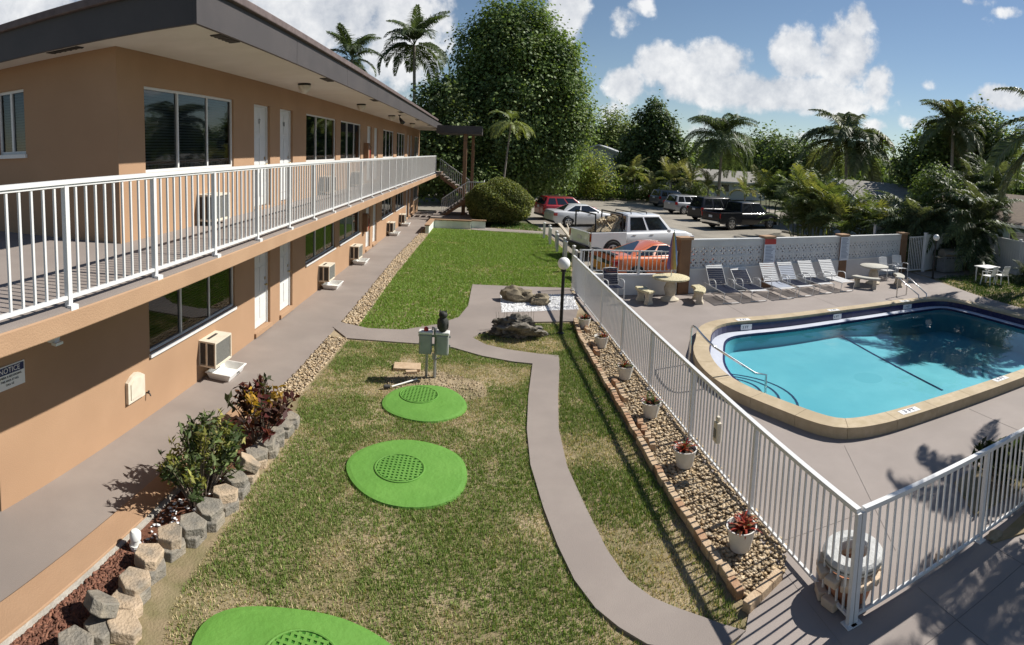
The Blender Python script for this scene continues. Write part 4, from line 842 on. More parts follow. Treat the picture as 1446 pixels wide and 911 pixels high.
# folded rainbow parasol
t = thing('folded_parasol', 'folded rainbow striped parasol standing in the speckled table', 'parasol', (C1[0], C1[1], .78))
MB().tube([(C1[0], C1[1], .70), (C1[0] + .02, C1[1], 2.28)], .019, 8).build('pole', 'white_plastic', t)
STR = [(.45, .05, .06), (.55, .22, .03), (.55, .42, .05), (.08, .30, .12), (.05, .16, .42), (.20, .09, .32)]
for k in range(12):
    nm = 'parasol_%d' % (k % 6)
    if nm not in MATS: c = STR[k % 6]; mat(nm, tuple(.72 * q + .09 for q in c), tuple(.6 * q + .07 for q in c), 6, .8)
    a0, a1 = 2 * pi * k / 12, 2 * pi * (k + 1) / 12; A = []; Bv = []
    for z, r in ((1.02, .13), (1.15, .145), (1.4, .12), (1.7, .095), (2.0, .06), (2.2, .022)):
        am = .55 * (2.2 - z); q0 = r * (1.25 if k % 2 else .72); q1 = r * (.72 if k % 2 else 1.25)
        A.append((C1[0] + .01 + q0 * cos(a0 + am), C1[1] + q0 * sin(a0 + am), z)); Bv.append((C1[0] + .01 + q1 * cos(a1 + am), C1[1] + q1 * sin(a1 + am), z))
    MB().strip(A, Bv).build('canopy_panel', nm, t)
# strap chairs
def schair(lb, loc, rz, strap):
    t = thing('patio_chair', lb, 'chair', loc, rz, 'white patio chairs by the pool'); M = Matrix.Translation(V3(loc)) @ Matrix.Rotation(rz, 4, 'Z')
    def tb(pts, r, nm, m='white_metal'): MB().tube([M @ V3(p) for p in pts], r, 6).build(nm, m, t, smooth=50)
    for s in (-1, 1):
        tb([(s * .27, .02, 0), (s * .27, .03, .55)] + arc((s * .27, .03, .55), (s * .27, .04, .66), (s * .27, .18, .655)) + [(s * .27, .45, .63), (s * .27, .52, .60), (s * .27, .56, 0)], .017, 'side_frame')
        tb([(s * .24, .05, .40), (s * .24, .50, .37), (s * .24, .66, .92)], .015, 'back_post')
    tb([(-.24, .66, .92), (0, .67, .95), (.24, .66, .92)], .015, 'back_rail')
    mb = MB()
    for k in range(7): y = .08 + k * .06; z = .40 - .0006 * k; mb.add([M @ Vector(p) for p in ((-.24, y, z + .02), (.24, y, z + .02), (.24, y + .052, z + .018), (-.24, y + .052, z + .018), (-.24, y, z + .012), (.24, y, z + .012), (.24, y + .052, z + .01), (-.24, y + .052, z + .01))], [(0, 1, 2, 3), (7, 6, 5, 4), (0, 4, 5, 1)])
    mb.build('seat_straps', strap, t)['kind'] = 'stuff'; mb = MB()
    for k in range(8): q = .08 + k * .062; y = .50 + q * .27; z = .37 + q; mb.add([M @ Vector(p) for p in ((-.24, y - .015, z), (.24, y - .015, z), (.24, y, z + .05), (-.24, y, z + .05), (-.24, y - .005, z), (.24, y - .005, z), (.24, y + .01, z + .05), (-.24, y + .01, z + .05))], [(0, 1, 2, 3), (7, 6, 5, 4)])
    mb.build('back_straps', strap, t)['kind'] = 'stuff'; return t
schair('white patio chair with dark straps in the corner by the long fence', (4.05, 16.6, 0), R(8), 'strap_navy')
schair('white strap patio chair beside the grey concrete table', (16.35, 18.15, 0), R(5), 'strap_white')
schair('white strap patio chair beside the picket gate pillar', (17.35, 18.5, 0), R(-8), 'strap_white')
# lamp posts
mat('lamp_globe', (.82, .81, .78), rough=.35)
def lamp(base, gx, gy, gr, lb):
    d = math.hypot(base[0], base[1]); g = AT(gx, gy, d); t = thing('lamp_post', lb, 'lamp post', base, 0, 'globe lamp posts')
    MB().lathe([(.09, 0), (.09, .02), (.045, .05), (.04, g[2] - gr - .06), (.065, g[2] - gr - .05), (.065, g[2] - gr + .02)], base, 14).build('pole', 'black_paint', t, smooth=40)
    MB().ico((base[0], base[1], g[2]), gr, 4).build('globe', 'lamp_globe', t, smooth=80)
lamp(tuple(G(791.5, 471)), 795, 372, .155, 'black lamp post with white globe on the lawn beside the coral rock')
lamp(tuple(G(1317, 393)), 1325.5, 336, .155, 'black lamp post with white globe beside the grill')
# grill, plastic table and chairs
mat('grill_grey', (.20, .21, .22), (.26, .27, .28), 6, .45, metal=.4)
t = thing('gas_grill', 'grey gas grill standing on the pad by the vinyl fence', 'grill', (20.9, 18.95, 0))
MB().box(20.35, 21.25, 18.75, 19.3, .05, .82).build('cabinet', 'grill_grey', t, bevel=.02); MB().box(21.27, 21.8, 18.8, 19.25, .05, .72).build('side_cabinet', 'grill_grey', t, bevel=.02); MB().box(20.05, 20.34, 18.8, 19.25, .80, .84).build('side_shelf', 'steel', t); MB().box(21.27, 21.9, 18.78, 19.27, .80, .84).build('side_shelf', 'steel', t)
hd = MB(); pr = [(18.76, .84), (18.72, .95), (18.78, 1.1), (18.95, 1.2), (19.15, 1.2), (19.28, 1.08), (19.3, .84)]
hd.add([(x, a, b) for x in (20.37, 21.23) for a, b in pr], [tuple(range(7)), tuple(range(13, 6, -1))] + [(i, 7 + i, 7 + (i + 1) % 7, (i + 1) % 7) for i in range(7)]).build('hood', mat('grill_hood', (.30, .27, .22), (.22, .2, .17), 5, .4, metal=.5), t)
MB().tube([(20.5, 18.68, .98), (21.1, 18.68, .98)], .015).build('handle', 'steel', t)
for k in range(4): MB().tube([(20.5 + k * .2, 18.75, .76), (20.5 + k * .2, 18.70, .76)], .03, 10).build('knob', 'black_paint', t)
struct(MB().box(18.9, 22.4, 17.9, 19.5, -.05, .01).build('grill_pad', 'path_paint'))
t = thing('plastic_table', 'white plastic garden table on the shaded lawn', 'table', (20.9, 16.4, 0)); MB().box(20.4, 21.45, 16.1, 16.9, .68, .72).build('table_top', 'white_plastic', t, bevel=.012)
for x, y in ((20.5, 16.2), (21.35, 16.2), (20.5, 16.8), (21.35, 16.8)): MB().tube([(x, y, 0), (x, y, .68)], [.03, .04], 8).build('leg', 'white_plastic', t)
def pchair(lb, loc, rz):
    t = thing('plastic_chair', lb, 'chair', loc, rz, 'white plastic garden chairs'); M = Matrix.Translation(V3(loc)) @ Matrix.Rotation(rz, 4, 'Z')
    for s in (-1, 1):
        for y, dy in ((-.2, -.06), (.2, .06)): MB().tube([M @ V3((s * .27, y + dy, 0)), M @ V3((s * .22, y, .42))], [.022, .03], 6).build('leg', 'white_plastic', t)
        MB().tube([M @ V3((s * .25, -.2, .42)), M @ V3((s * .27, -.18, .62)), M @ V3((s * .27, .1, .64)), M @ V3((s * .22, .22, .60))], .024, 6).build('armrest', 'white_plastic', t)
    a = MB().box(-.24, .24, -.23, .23, .40, .44); a.v = [tuple(M @ Vector(q)) for q in a.v]; a.build('seat', 'white_plastic', t, bevel=.01)
    for k in range(5): q = MB().bar((-.18 + k * .09, .22, .44), (-.17 + k * .085, .34, .84), .06, .018); q.v = [tuple(M @ Vector(v)) for v in q.v]; q.build('back_slat', 'white_plastic', t)
    q = MB().bar((-.21, .34, .84), (.21, .34, .84), .03, .07); q.v = [tuple(M @ Vector(v)) for v in q.v]; q.build('back_rail', 'white_plastic', t)
pchair('white plastic chair at the garden table on the side nearer the lamp', (20.25, 15.85, 0), R(190)); pchair('white plastic chair at the garden table on the side toward the hedge', (21.05, 15.7, 0), R(172))
# ================================================================== vehicles
mat('tyre', (.018, .018, .018), (.03, .03, .03), 30, .85); mat('rim_silver', (.55, .55, .56), rough=.3, metal=.9); mat('car_glass', (.012, .014, .018), rough=.05, spec=.8, coat=.6)
mat('trim_black', (.02, .02, .021), rough=.5); mat('light_red', (.30, .008, .008), rough=.15, coat=1.0); mat('light_clear', (.65, .66, .68), rough=.1, coat=1.0); mat('chrome', (.75, .75, .76), rough=.12, metal=1.0); mat('plate', (.65, .66, .68), rough=.5)
def paint(name, c, c2=None): return mat(name, c, c2 or tuple(k * .93 for k in c), 3, .32, coat=.9, spec=.5)
paint('paint_white', (.72, .73, .74)); paint('paint_silver', (.60, .61, .63)); paint('paint_red', (.33, .012, .016)); paint('paint_orange', (.62, .14, .03)); mat('paint_black', (.008, .009, .013), rough=.35, coat=.35, spec=.3); paint('paint_grey', (.07, .075, .085)); paint('paint_lightgrey', (.30, .31, .33))
def loft(mb, st):
    """closed body from stations (x, z bottom, z top, half width)"""
    rings = []
    for (x, zb, zt, hw) in st:
        zm = zb + (zt - zb) * .55
        half = [(hw * .90, zb), (hw * .97, zb + (zt - zb) * .14), (hw, zm), (hw * .985, zt - (zt - zb) * .12), (hw * .93, zt - .012), (hw * .80, zt + .012), (hw * .4, zt + .03)]
        rings.append([(x, y, z) for y, z in half] + [(x, -y, z) for y, z in half[::-1]])
    n = len(rings[0]); vs = [p for r in rings for p in r]
    fs = [(i * n + k, i * n + (k + 1) % n, (i + 1) * n + (k + 1) % n, (i + 1) * n + k) for i in range(len(rings) - 1) for k in range(n)]
    fs += [tuple(range(n)), tuple((len(rings) - 1) * n + k for k in range(n - 1, -1, -1))]; return mb.add(vs, fs)
def panel(q, u0, u1, v0, v1, off=.008):
    """inset pane on the quad q = (bottom a, bottom b, top b, top a), lifted off it"""
    a, b, c, d = [V3(p) for p in q]; f = lambda u, v: (a.lerp(b, u)).lerp(d.lerp(c, u), v)
    n = (b - a).cross(d - a).normalized() * off; pts = [f(u0, v0) + n, f(u1, v0) + n, f(u1, v1) + n, f(u0, v1) + n]
    return MB().add(pts + [p - n * 1.2 for p in pts], [(0, 1, 2, 3), (1, 0, 4, 5), (2, 1, 5, 6), (3, 2, 6, 7), (0, 3, 7, 4)])
def cabin(t, pt, xr0, xr1, xf1, xf0, zb, zt, hb, ht, split=(.5,), rear=True, belt=.08):
    a = [(xr0, -hb, zb), (xf0, -hb, zb), (xf1, -ht, zt), (xr1, -ht, zt)]; b = [(x, -y, z) for x, y, z in a]
    mb = MB(); mid = [((p[0]), 0, p[2] + .045) for p in (a[3], a[2])]
    vs = a + b + mid
    mb.add(vs, [(0, 1, 2, 3), (7, 6, 5, 4), (3, 2, 9, 8), (8, 9, 6, 7), (1, 5, 6, 9, 2), (4, 0, 3, 8, 7)])
    mb.build('cabin', pt, t, smooth=40, bevel=.035)
    panel((a[1], b[1], b[2], a[2]), .06, .94, .06, .93).build('windscreen', 'car_glass', t)
    if rear: panel((b[0], a[0], a[3], b[3]), .08, .92, .12, .92).build('rear_window', 'car_glass', t)
    for q, nm in (((a[0], a[1], a[2], a[3]), 0), ((b[1], b[0], b[3], b[2]), 1)):
        ed = [0.05] + list(split) + [.95]
        if nm: ed = [1 - e for e in ed][::-1]
        for e0, e1 in zip(ed[:-1], ed[1:]): panel(q, e0 + .026, e1 - .026, belt + .03, .88).build('side_window', 'car_glass', t)
def wheels(t, xs, hw, r, rim='rim_silver'):
    for x in xs:
        for s in (-1, 1):
            y = s * (hw - .09); w = MB()
            pr = [(r * .62, -.11), (r * .95, -.115), (r, -.08), (r, .08), (r * .95, .115), (r * .62, .11)]
            n = 24; vs = [(x + q * cos(2 * pi * k / n), y + d * 1, r + q * sin(2 * pi * k / n)) for q, d in pr for k in range(n)]
            fs = [(i * n + k, i * n + (k + 1) % n, i * n + n + (k + 1) % n, i * n + n + k) for i in range(5) for k in range(n)] + [tuple(range(n)), tuple(5 * n + k for k in range(n))]
            ty = w.add(vs, fs).build('tyre', 'tyre', t, smooth=40)
            rm = MB(); yo = y + s * .105
            for j in range(5):
                a = 2 * pi * j / 5 + .3; rm.bar((x, yo + s * .008, r), (x + r * .60 * cos(a), yo + s * .008, r + r * .60 * sin(a)), .10 * r / .36, .02, upv=(0, 1, 0))
            vs = [(x + q * cos(2 * pi * k / n), yo + s * d, r + q * sin(2 * pi * k / n)) for q, d in ((r * .66, .008), (r * .58, .014)) for k in range(n)]
            rm.add(vs, [(k, (k + 1) % n, n + (k + 1) % n, n + k) for k in range(n)]); rm.build('rim', rim, ty)
            a_ = MB(); ar = r + .07; m = 16
            vs = [(x + ar * cos(pi * k / m), s * (hw * .985) - s * .02 + s * d, max(r + ar * sin(pi * k / m) * 1.02, .2)) for d in (0, .024) for k in range(m + 1)]
            a_.add(vs, [tuple(range(m + 1)), tuple(range(2 * m + 1, m, -1))] + [(k, k + 1, m + 2 + k, m + 1 + k) for k in range(m)]).build('wheel_arch', 'trim_black', t)
def put(t, px, py, xr, hw, head):
    """stand the vehicle so that its near rear wheel touches the ground at that photo pixel"""
    g = G(px, py); a = R(head); f = Vector((cos(a), sin(a), 0)); l = Vector((-sin(a), cos(a), 0)); p = V3(g) - f * xr + l * (hw - .02); setat(t, (p.x, p.y, -.012), a)
def details(t, L, hw, zt_r, zt_f, pt, lampw=.3, zr=.62, zf=.58, mirx=.75, mirz=.95, handles=((.1, .82), (-.85, .84)), tail=.14):
    xr, xf = -L / 2, L / 2
    for s in (-1, 1):
        MB().box(xr - .012, xr + .22, s * hw * .93 - .05, s * hw * .93 + .045, zr, zr + tail * 1.2).build('tail_light', 'light_red', t, bevel=.01); MB().box(xf - .22, xf - .0, s * hw * .80 - .13, s * hw * .80 + .13, zf, zf + .12).build('headlight', 'light_clear', t, bevel=.02)
        MB().box(mirx - .06, mirx + .06, s * (hw + .12) - .08, s * (hw + .12) + .06, mirz, mirz + .13).build('mirror', pt, t, bevel=.02)
        for hx, hz in handles: MB().box(hx - .09, hx + .09, s * hw - .02 * s - .012, s * hw - .02 * s + .03 * (1 if s > 0 else -1) + .012, hz, hz + .03).build('door_handle', 'chrome', t)
    MB().box(xr - .03, xr + .12, -hw * .86, hw * .86, .28, .42).build('rear_bumper', 'trim_black', t, bevel=.03); MB().box(xf - .16, xf + .02, -hw * .8, hw * .8, .24, .40).build('front_bumper', 'trim_black', t, bevel=.03)
    MB().box(xr - .034, xr - .02, -.17, .17, zr + .0, zr + .15).build('licence_plate', 'plate', t); MB().box(xf - .02, xf + .012, -.45, .45, .46, .60).build('grille', 'trim_black', t)
def sedan(label, pt, group=None):
    t = thing('parked_sedan', label, 'car', (0, 0, 0), 0, group)
    loft(MB(), [(-2.38, .38, .82, .74), (-2.32, .30, .98, .82), (-2.1, .24, 1.03, .88), (-1.6, .20, 1.02, .91), (-.8, .19, .97, .92), (.2, .19, .94, .92), (.95, .19, .93, .91), (1.5, .2, .87, .90), (2.0, .22, .77, .86), (2.28, .27, .66, .80), (2.38, .34, .56, .70)]).build('body', pt, t, smooth=50)
    cabin(t, pt, -1.85, -.75, .10, 1.15, .93, 1.40, .80, .57, (.44,)); wheels(t, (-1.40, 1.40), .92, .335); details(t, 4.76, .92, 1, .6, pt, zr=.74, zf=.56, mirx=.62, mirz=.92); return t
def suv(label, pt, L=4.6, H=1.68, group=None, long=False):
    t = thing('parked_suv', label, 'car', (0, 0, 0), 0, group); h = L / 2
    loft(MB(), [(-h, .42, .98, .78), (-h + .06, .34, 1.06, .86), (-h + .4, .27, 1.08, .92), (-.8, .24, 1.05, .94), (.3, .24, 1.03, .94), (h - 1.35, .24, 1.02, .93), (h - .9, .26, .98, .92), (h - .35, .3, .90, .88), (h - .06, .36, .76, .80), (h, .42, .66, .72)]).build('body', pt, t, smooth=50)
    cabin(t, pt, -h + .12, -h + .38, h - 2.05, h - 1.25, 1.03, H - .04, .82, .64, (.32, .62)); wheels(t, (-h + .92, h - .92), .94, .36); details(t, L, .94, 1, .6, pt, zr=.86, zf=.68, mirx=h - 1.55, mirz=1.04, handles=((.15, .92), (-.8, .94)), tail=.2)
    for s in (-1, 1): MB().tube([(-h + .5, s * .60, H), (h - 2.1, s * .60, H + .01)], .018, 6).build('roof_rail', 'trim_black', t)
    return t
def pickup(label, pt, L=5.45, bump='trim_black', crew=1.9, wheel=.39, hw=.96):
    t = thing('parked_pickup', label, 'pickup truck', (0, 0, 0), 0); h = L / 2; cb = h - 1.35 - crew - .42     # rear of cabin
    loft(MB(), [(cb, .34, 1.12, hw * .985), (cb + .3, .33, 1.12, hw), (h - 1.4, .33, 1.12, hw), (h - 1.15, .33, 1.13, hw), (h - .5, .36, 1.09, hw * .97), (h - .1, .42, .98, hw * .92), (h, .46, .84, hw * .86)]).build('body', pt, t, smooth=50)
    bd = MB(); z0, z1 = .44, 1.14
    for s in (-1, 1): bd.box(-h + .02, cb - .015, min(s * hw * .985, s * (hw - .12)), max(s * hw * .985, s * (hw - .12)), z0, z1)
    bd.box(-h + .1, cb - .015, -hw + .121, hw - .121, .62, .68).box(cb - .06, cb - .015, -hw + .121, hw - .121, .681, z1)
    bd.build('cargo_bed', pt, t, bevel=.02); MB().box(-h - .005, -h + .07, -hw * .84, hw * .84, .56, 1.13).build('tailgate', pt, t, bevel=.02)
    MB().box(-h + .10, cb - .06, -hw + .125, hw - .125, .682, .69).build('bed_liner', 'trim_black', t)
    for s in (-1, 1): MB().box(-h + .03, cb - .02, min(s * (hw - .13), s * hw * .96), max(s * (hw - .13), s * hw * .96), z1 + .001, z1 + .022).build('bed_rail_cap', 'trim_black', t)
    cabin(t, pt, cb + .02, cb + .14, cb + crew - .12, h - 1.22, 1.11, 1.80, hw * .90, hw * .72, (.46,)); wheels(t, (-h + 1.05, h - .95), hw, wheel)
    details(t, L, hw, 1, .6, pt, zr=.78, zf=.78, mirx=h - 1.62, mirz=1.10, handles=((cb + .35, .98), (cb + 1.25, .98)), tail=.26)
    MB().box(-h - .16, -h - .01, -hw * .88, hw * .88, .42, .60).build('step_bumper', bump, t, bevel=.03)
    return t, h, cb
t = sedan('white sedan parked between the red car and the white pickup', 'paint_silver'); put(t, 802, 321, -1.40, .92, 17)
t = suv('red SUV parked behind the white sedan by the round bush', 'paint_red', 4.4, 1.62); put(t, 784, 311, -1.28, .94, 17)
t, h, cb = pickup('white crew cab pickup with black bed rack and loaded bed', 'paint_white', 5.4)
for x in (cb + .35, cb + 1.15): MB().tube([(x, -.62, 1.83), (x, -.60, 1.92), (x, .60, 1.92), (x, .62, 1.83)], .022, 6).build('roof_bar', 'trim_black', t)
for x in (-h + .25, cb - .2): MB().tube([(x, -.86, 1.15), (x - .02, -.84, 1.86), (x - .02, .84, 1.86), (x, .86, 1.15)], .035, 6).build('bed_rack_hoop', 'trim_black', t)
put(t, 866, 367, -h + 1.05, .96, 19); t.scale = (1.07, 1.07, 1.09); WP = t
TX = t.matrix_world.copy(); TX = Matrix.Translation(t.location) @ Matrix.Rotation(t.rotation_euler.z, 4, 'Z')
mat('brush_tan', (.42, .34, .22), (.55, .46, .32), 14, .95, bump=.8, bscale=30)
c = TX @ Vector((-1.65, 0, .68)); q = thing('brush_pile', 'heap of dry tan brush loaded in the white pickup bed', 'brush pile', tuple(c), t.rotation_euler.z)
rr = random.Random(3); hp = MB()
for k in range(320):
    a = TX @ Vector((rr.uniform(-2.5, -.75), rr.choice((-1, 1)) * rr.uniform(.5, .8), rr.uniform(.75, 1.0))); u = rr.uniform(-1.9, -.7); top = TX @ Vector((u + rr.gauss(0, .1), rr.gauss(0, .12), 1.80 - .25 * abs(u + 1.1) + rr.gauss(0, .05)))
    hp.bar(a, top, .10 + .08 * rr.random(), .012)
hp.build('brush', 'brush_tan', q)['kind'] = 'stuff'
t = thing('parked_coupe', 'orange coupe with dark rear glass parked behind the knee wall railing', 'car', (0, 0, 0))
loft(MB(), [(-2.38, .42, .86, .80), (-2.30, .30, 1.0, .90), (-1.9, .24, 1.03, .95), (-1.2, .22, 1.0, .96), (-.2, .21, .96, .95), (.7, .21, .95, .94), (1.5, .22, .93, .94), (2.1, .26, .84, .90), (2.34, .32, .72, .82), (2.4, .38, .6, .76)]).build('body', 'paint_orange', t, smooth=50)
cabin(t, 'paint_orange', -1.75, -.45, .05, 1.0, .96, 1.38, .80, .56, (.40,)); wheels(t, (-1.40, 1.42), .95, .36, 'rim_silver'); details(t, 4.8, .95, 1, .6, 'paint_orange', zr=.72, zf=.60, mirx=.45, mirz=.95, handles=((-.25, .86),)); MB().box(-2.36, -2.12, -.80, .80, 1.07, 1.11).build('spoiler', 'trim_black', t, bevel=.012)
MB().box(-2.415, -2.37, -.70, .70, .74, .86).build('tail_panel', 'trim_black', t); put(t, 898, 402, -1.40, .95, 17)
t, h, cb = pickup('black pickup truck with chrome bumper nearest the planted strip', 'paint_black', 5.85, 'chrome', 2.05, .42, 1.0); put(t, 1033, 325, -h + 1.05, 1.0, 19); t.scale = (1.04, 1.04, 1.07)
t = suv('large black SUV parked beside the black pickup', 'paint_black', 5.3, 1.9); put(t, 1002, 313, -1.73, .94, 19)
t = suv('light grey SUV parked between black and dark grey SUVs', 'paint_lightgrey', 4.6, 1.66); put(t, 965, 303, -1.38, .94, 19)
t = suv('dark grey SUV parked at the end of the row by the palms', 'paint_grey', 4.6, 1.72); put(t, 941, 293, -1.38, .94, 19)
# wheel stops and the row of white posts
mat('kerb_stone', (.42, .38, .30), (.50, .46, .38), 6, .9)
for k, (px, py, lb) in enumerate(((1118, 330, 'concrete wheel stop before the black pickup'), (1148, 336, 'concrete wheel stop beside the areca palms'), (812, 345, 'pale concrete wheel stop behind the white posts'), (800, 336, 'pale concrete wheel stop behind the white sedan'))):
    g = G(px, py); M = Matrix.Translation((g[0], g[1], .06)) @ Matrix.Rotation(R(-68) if k > 1 else R(-70), 4, 'Z'); t = thing('wheel_stop', lb, 'wheel stop', (g[0], g[1], 0))
    MB().obox(M, 1.8, .16, .14).build('stop_block', 'kerb_stone', t, bevel=.03); MB().obox(M @ Matrix.Translation((0, 0, .075)), 1.5, .06, .01).build('stop_top', 'kerb_stone', t)
pa, pb = G(768, 336), G(812, 383)
for k in range(9):
    p = V3(pa).lerp(V3(pb), k / 8); t = thing('white_post', 'square white wooden post in the row between lawn and parking lot', 'post', (p.x, p.y, 0), 0, 'white posts along the lawn'); p = p + Vector((.13 if k % 2 else 0, 0, 0))
    MB().box(p.x - .06, p.x + .06, p.y - .06, p.y + .06, -.02, .80).build('post_shaft', 'white_paint', t); MB().lathe([(.085, .80), (.085, .83), (.01, .86)], (p.x, p.y, 0), 4).build('post_cap', 'white_paint', t)
ga, gb = G(789, 329), G(813, 354); t = thing('timber_plank', 'weathered timber plank propped along the white posts', 'plank', (ga[0], ga[1], 0)); MB().bar((ga[0], ga[1], .55), (gb[0] + .2, gb[1], .05), .16, .07).build('plank_board', 'cast_stone', t)
ld = MB().bar((gb[0], gb[1] - .2, .05), (ga[0] + .5, ga[1] + .3, .5), .05, .05).build('plank_strip', 'cast_stone', t)
# ================================================================== vegetation
mat('bark', (.16, .125, .095), (.25, .20, .16), 8, .95, bump=.8, bscale=20); mat('palm_trunk', (.30, .27, .23), (.22, .195, .165), 6, .9, bump=.7, bscale=24); mat('stem_green', (.10, .14, .05), (.16, .16, .07), 8, .7)
leafmat('leaf', rough=.55, trans=.33, spec=.22); leafmat('leaf_matte', rough=.7, trans=.33, spec=.2); leafmat('frond', rough=.5, trans=.33, spec=.3)
def leaves(C, size, col, rng, aspect=.55, up=.5, dirs=None, jit=.35, out=None):
    """one small folded leaf (two triangles) at each point of C"""
    n = len(C); N = rng.normal(size=(n, 3)); N[:, 2] = np.abs(N[:, 2]) + up
    if out is not None: N += out * 1.1
    N /= np.linalg.norm(N, axis=1)[:, None]
    D = rng.normal(size=(n, 3)) if dirs is None else dirs + rng.normal(size=(n, 3)) * jit
    D -= N * (D * N).sum(1)[:, None]; D /= np.linalg.norm(D, axis=1)[:, None] + 1e-9; S = np.cross(N, D)
    s = (size * (.6 + .8 * rng.random(n)))[:, None]; V = np.zeros((n, 4, 3))
    V[:, 0] = C - D * s * .5; V[:, 2] = C + D * s * .5; V[:, 1] = C + S * s * aspect * .5 + N * s * .10; V[:, 3] = C - S * s * aspect * .5 + N * s * .10
    return V.reshape(-1, 3), np.repeat(col, 4, 0)
def leafmesh(name, parts, m='leaf', parent=None):
    V = np.concatenate([p[0] for p in parts]); C = np.concatenate([p[1] for p in parts])
    if parent is not None and parent in ROOTX:
        I = np.array(ROOTX[parent]); V = V @ I[:3, :3].T + I[:3, 3]
    return place(name, mesh_np(name, V, np.arange(len(V)), 4, C), m, parent)
def crown(blobs, nclump, per, cr, size, cols, rng, aspect=.6, up=.45, zmin=.2, shell=(.62, 1.06), flat=1.0):
    w = np.array([b[3] ** 2 for b in blobs]); w = w / w.sum(); P = []; K = []; O = []
    idx = rng.choice(len(blobs), nclump, p=w)
    for i in idx:
        x, y, z, r = blobs[i][:4]; d = rng.normal(size=3); d /= np.linalg.norm(d); q = r * rng.uniform(*shell); c = np.array([x, y, z]) + d * q * np.array([1, 1, flat])
        if c[2] < zmin: continue
        m = max(3, int(per * rng.uniform(.5, 1.5))); P.append(c + rng.normal(size=(m, 3)) * cr * rng.uniform(.7, 1.3)); base = np.array(cols[rng.integers(len(cols))]) * rng.uniform(.75, 1.25)
        K.append(base * rng.uniform(.72, 1.32, (m, 1))); O.append(np.repeat(d[None], m, 0))
    P = np.concatenate(P); K = np.concatenate(K); O = np.concatenate(O); ok = P[:, 2] > .05; return leaves(P[ok], size, K[ok], rng, aspect, up, out=O[ok])
def bpx(px, py, rpx, d): p = AT(px, py, d); return (p[0], p[1], p[2], rpx * d / FPX)
def tree(name, label, d, pb, base_px, nclump, per, cr, size, cols, seed, trunk=.25, cat='tree', group=None, aspect=.6, flat=1.0, shell=(.62, 1.06), limbs=True, m='leaf'):
    rng = np.random.default_rng(seed); rr = random.Random(seed)
    blobs = [bpx(a, b, c, d + (e[0] if e else 0)) for a, b, c, *e in pb]
    bp = AT(base_px, 280, d); base = (bp[0], bp[1], -.05); t = thing(name, label, cat, base, 0, group)
    top = max(b[2] for b in blobs); tk = MB(); cx = np.mean([b[0] for b in blobs]); cy = np.mean([b[1] for b in blobs])
    zc = top * .62; tk.tube([base, (base[0] * .8 + cx * .2, base[1] * .8 + cy * .2, zc * .35), (base[0] * .4 + cx * .6, base[1] * .4 + cy * .6, zc)], [trunk, trunk * .75, trunk * .35], 9)
    tk.build('trunk', 'bark', t, smooth=60)
    if limbs:
        for b in blobs:
            s0 = Vector((base[0] * .6 + cx * .4, base[1] * .6 + cy * .4, min(zc * .55, b[2]))); e0 = Vector(b[:3]); md = s0.lerp(e0, .5) + Vector((rr.uniform(-.3, .3), rr.uniform(-.3, .3), .3))
            MB().tube([s0, md, e0], [trunk * .45, trunk * .28, trunk * .1], 6).build('limb', 'bark', t, smooth=60)
    leafmesh('crown', [crown(blobs, nclump, per, cr, size, cols, rng, aspect, shell=shell, flat=flat)], m, t); return t
GD = [(.10, .145, .055), (.13, .18, .065), (.085, .125, .05), (.165, .205, .085)]
GM = [(.14, .205, .06), (.18, .24, .08), (.115, .17, .055), (.215, .265, .11)]
GY = [(.26, .31, .05), (.32, .35, .07), (.20, .26, .06), (.36, .36, .09)]
tree('broadleaf_tree', 'huge dense dark green broadleaf tree towering behind the round bush', 52, [(728, 60, 58), (690, 92, 55), (772, 98, 50), (800, 140, 36), (735, 125, 75), (672, 150, 52), (790, 185, 44), (715, 190, 70), (768, 225, 52), (680, 225, 42), (812, 165, 26), (705, 42, 34), (745, 36, 32), (788, 78, 28)], 725, 2300, 44, .5, .27, [tuple(k * 1.2 for k in c) for c in GD + GM[:3]], 21, trunk=.55, aspect=.75)
tree('broadleaf_tree', 'smaller loose green tree between the roof end and the huge tree', 48, [(612, 150, 26), (632, 135, 26), (640, 180, 34), (605, 195, 34), (625, 235, 40), (660, 255, 34), (585, 245, 30)], 630, 520, 36, .5, .3, GD + GM, 22, trunk=.2, aspect=.7)
tree('broadleaf_tree', 'dark green tree standing behind the open staircase', 55, [(585, 270, 22), (610, 262, 26), (560, 268, 24), (640, 270, 22)], 600, 260, 30, .45, .28, GD, 23, trunk=.15)
tree('flowering_shrub', 'bright yellow green shrub at the foot of the huge tree', 60, [(818, 216, 14), (835, 238, 24), (815, 250, 22), (850, 258, 22), (805, 268, 16), (832, 266, 20)], 828, 330, 30, .38, .22, GY + GM[:1], 24, trunk=.1, cat='shrub')
tree('broadleaf_tree', 'rounded light green tree behind the grey neighbour house', 88, [(868, 182, 24), (848, 200, 22), (888, 198, 22), (868, 210, 30), (842, 222, 20)], 866, 420, 30, .8, .42, [(.17, .22, .07), (.22, .26, .09), (.14, .18, .06)], 25, trunk=.3)
tree('umbrella_tree', 'tall pointed dark glossy tree behind the row of young palms', 70, [(925, 148, 9), (924, 165, 17), (914, 182, 22), (935, 186, 22), (905, 208, 26), (945, 214, 26), (925, 225, 34), (960, 235, 22), (893, 236, 24)], 925, 900, 26, .45, .36, [(.07, .105, .045), (.09, .13, .05), (.115, .155, .065)], 26, trunk=.28, aspect=.7)
tree('broadleaf_tree', 'dark rounded tree beyond the tall feathery palm', 92, [(1080, 212, 28), (1100, 226, 26), (1062, 232, 26), (1122, 220, 22), (1135, 235, 20)], 1090, 400, 28, .8, .5, GD, 27, trunk=.3)
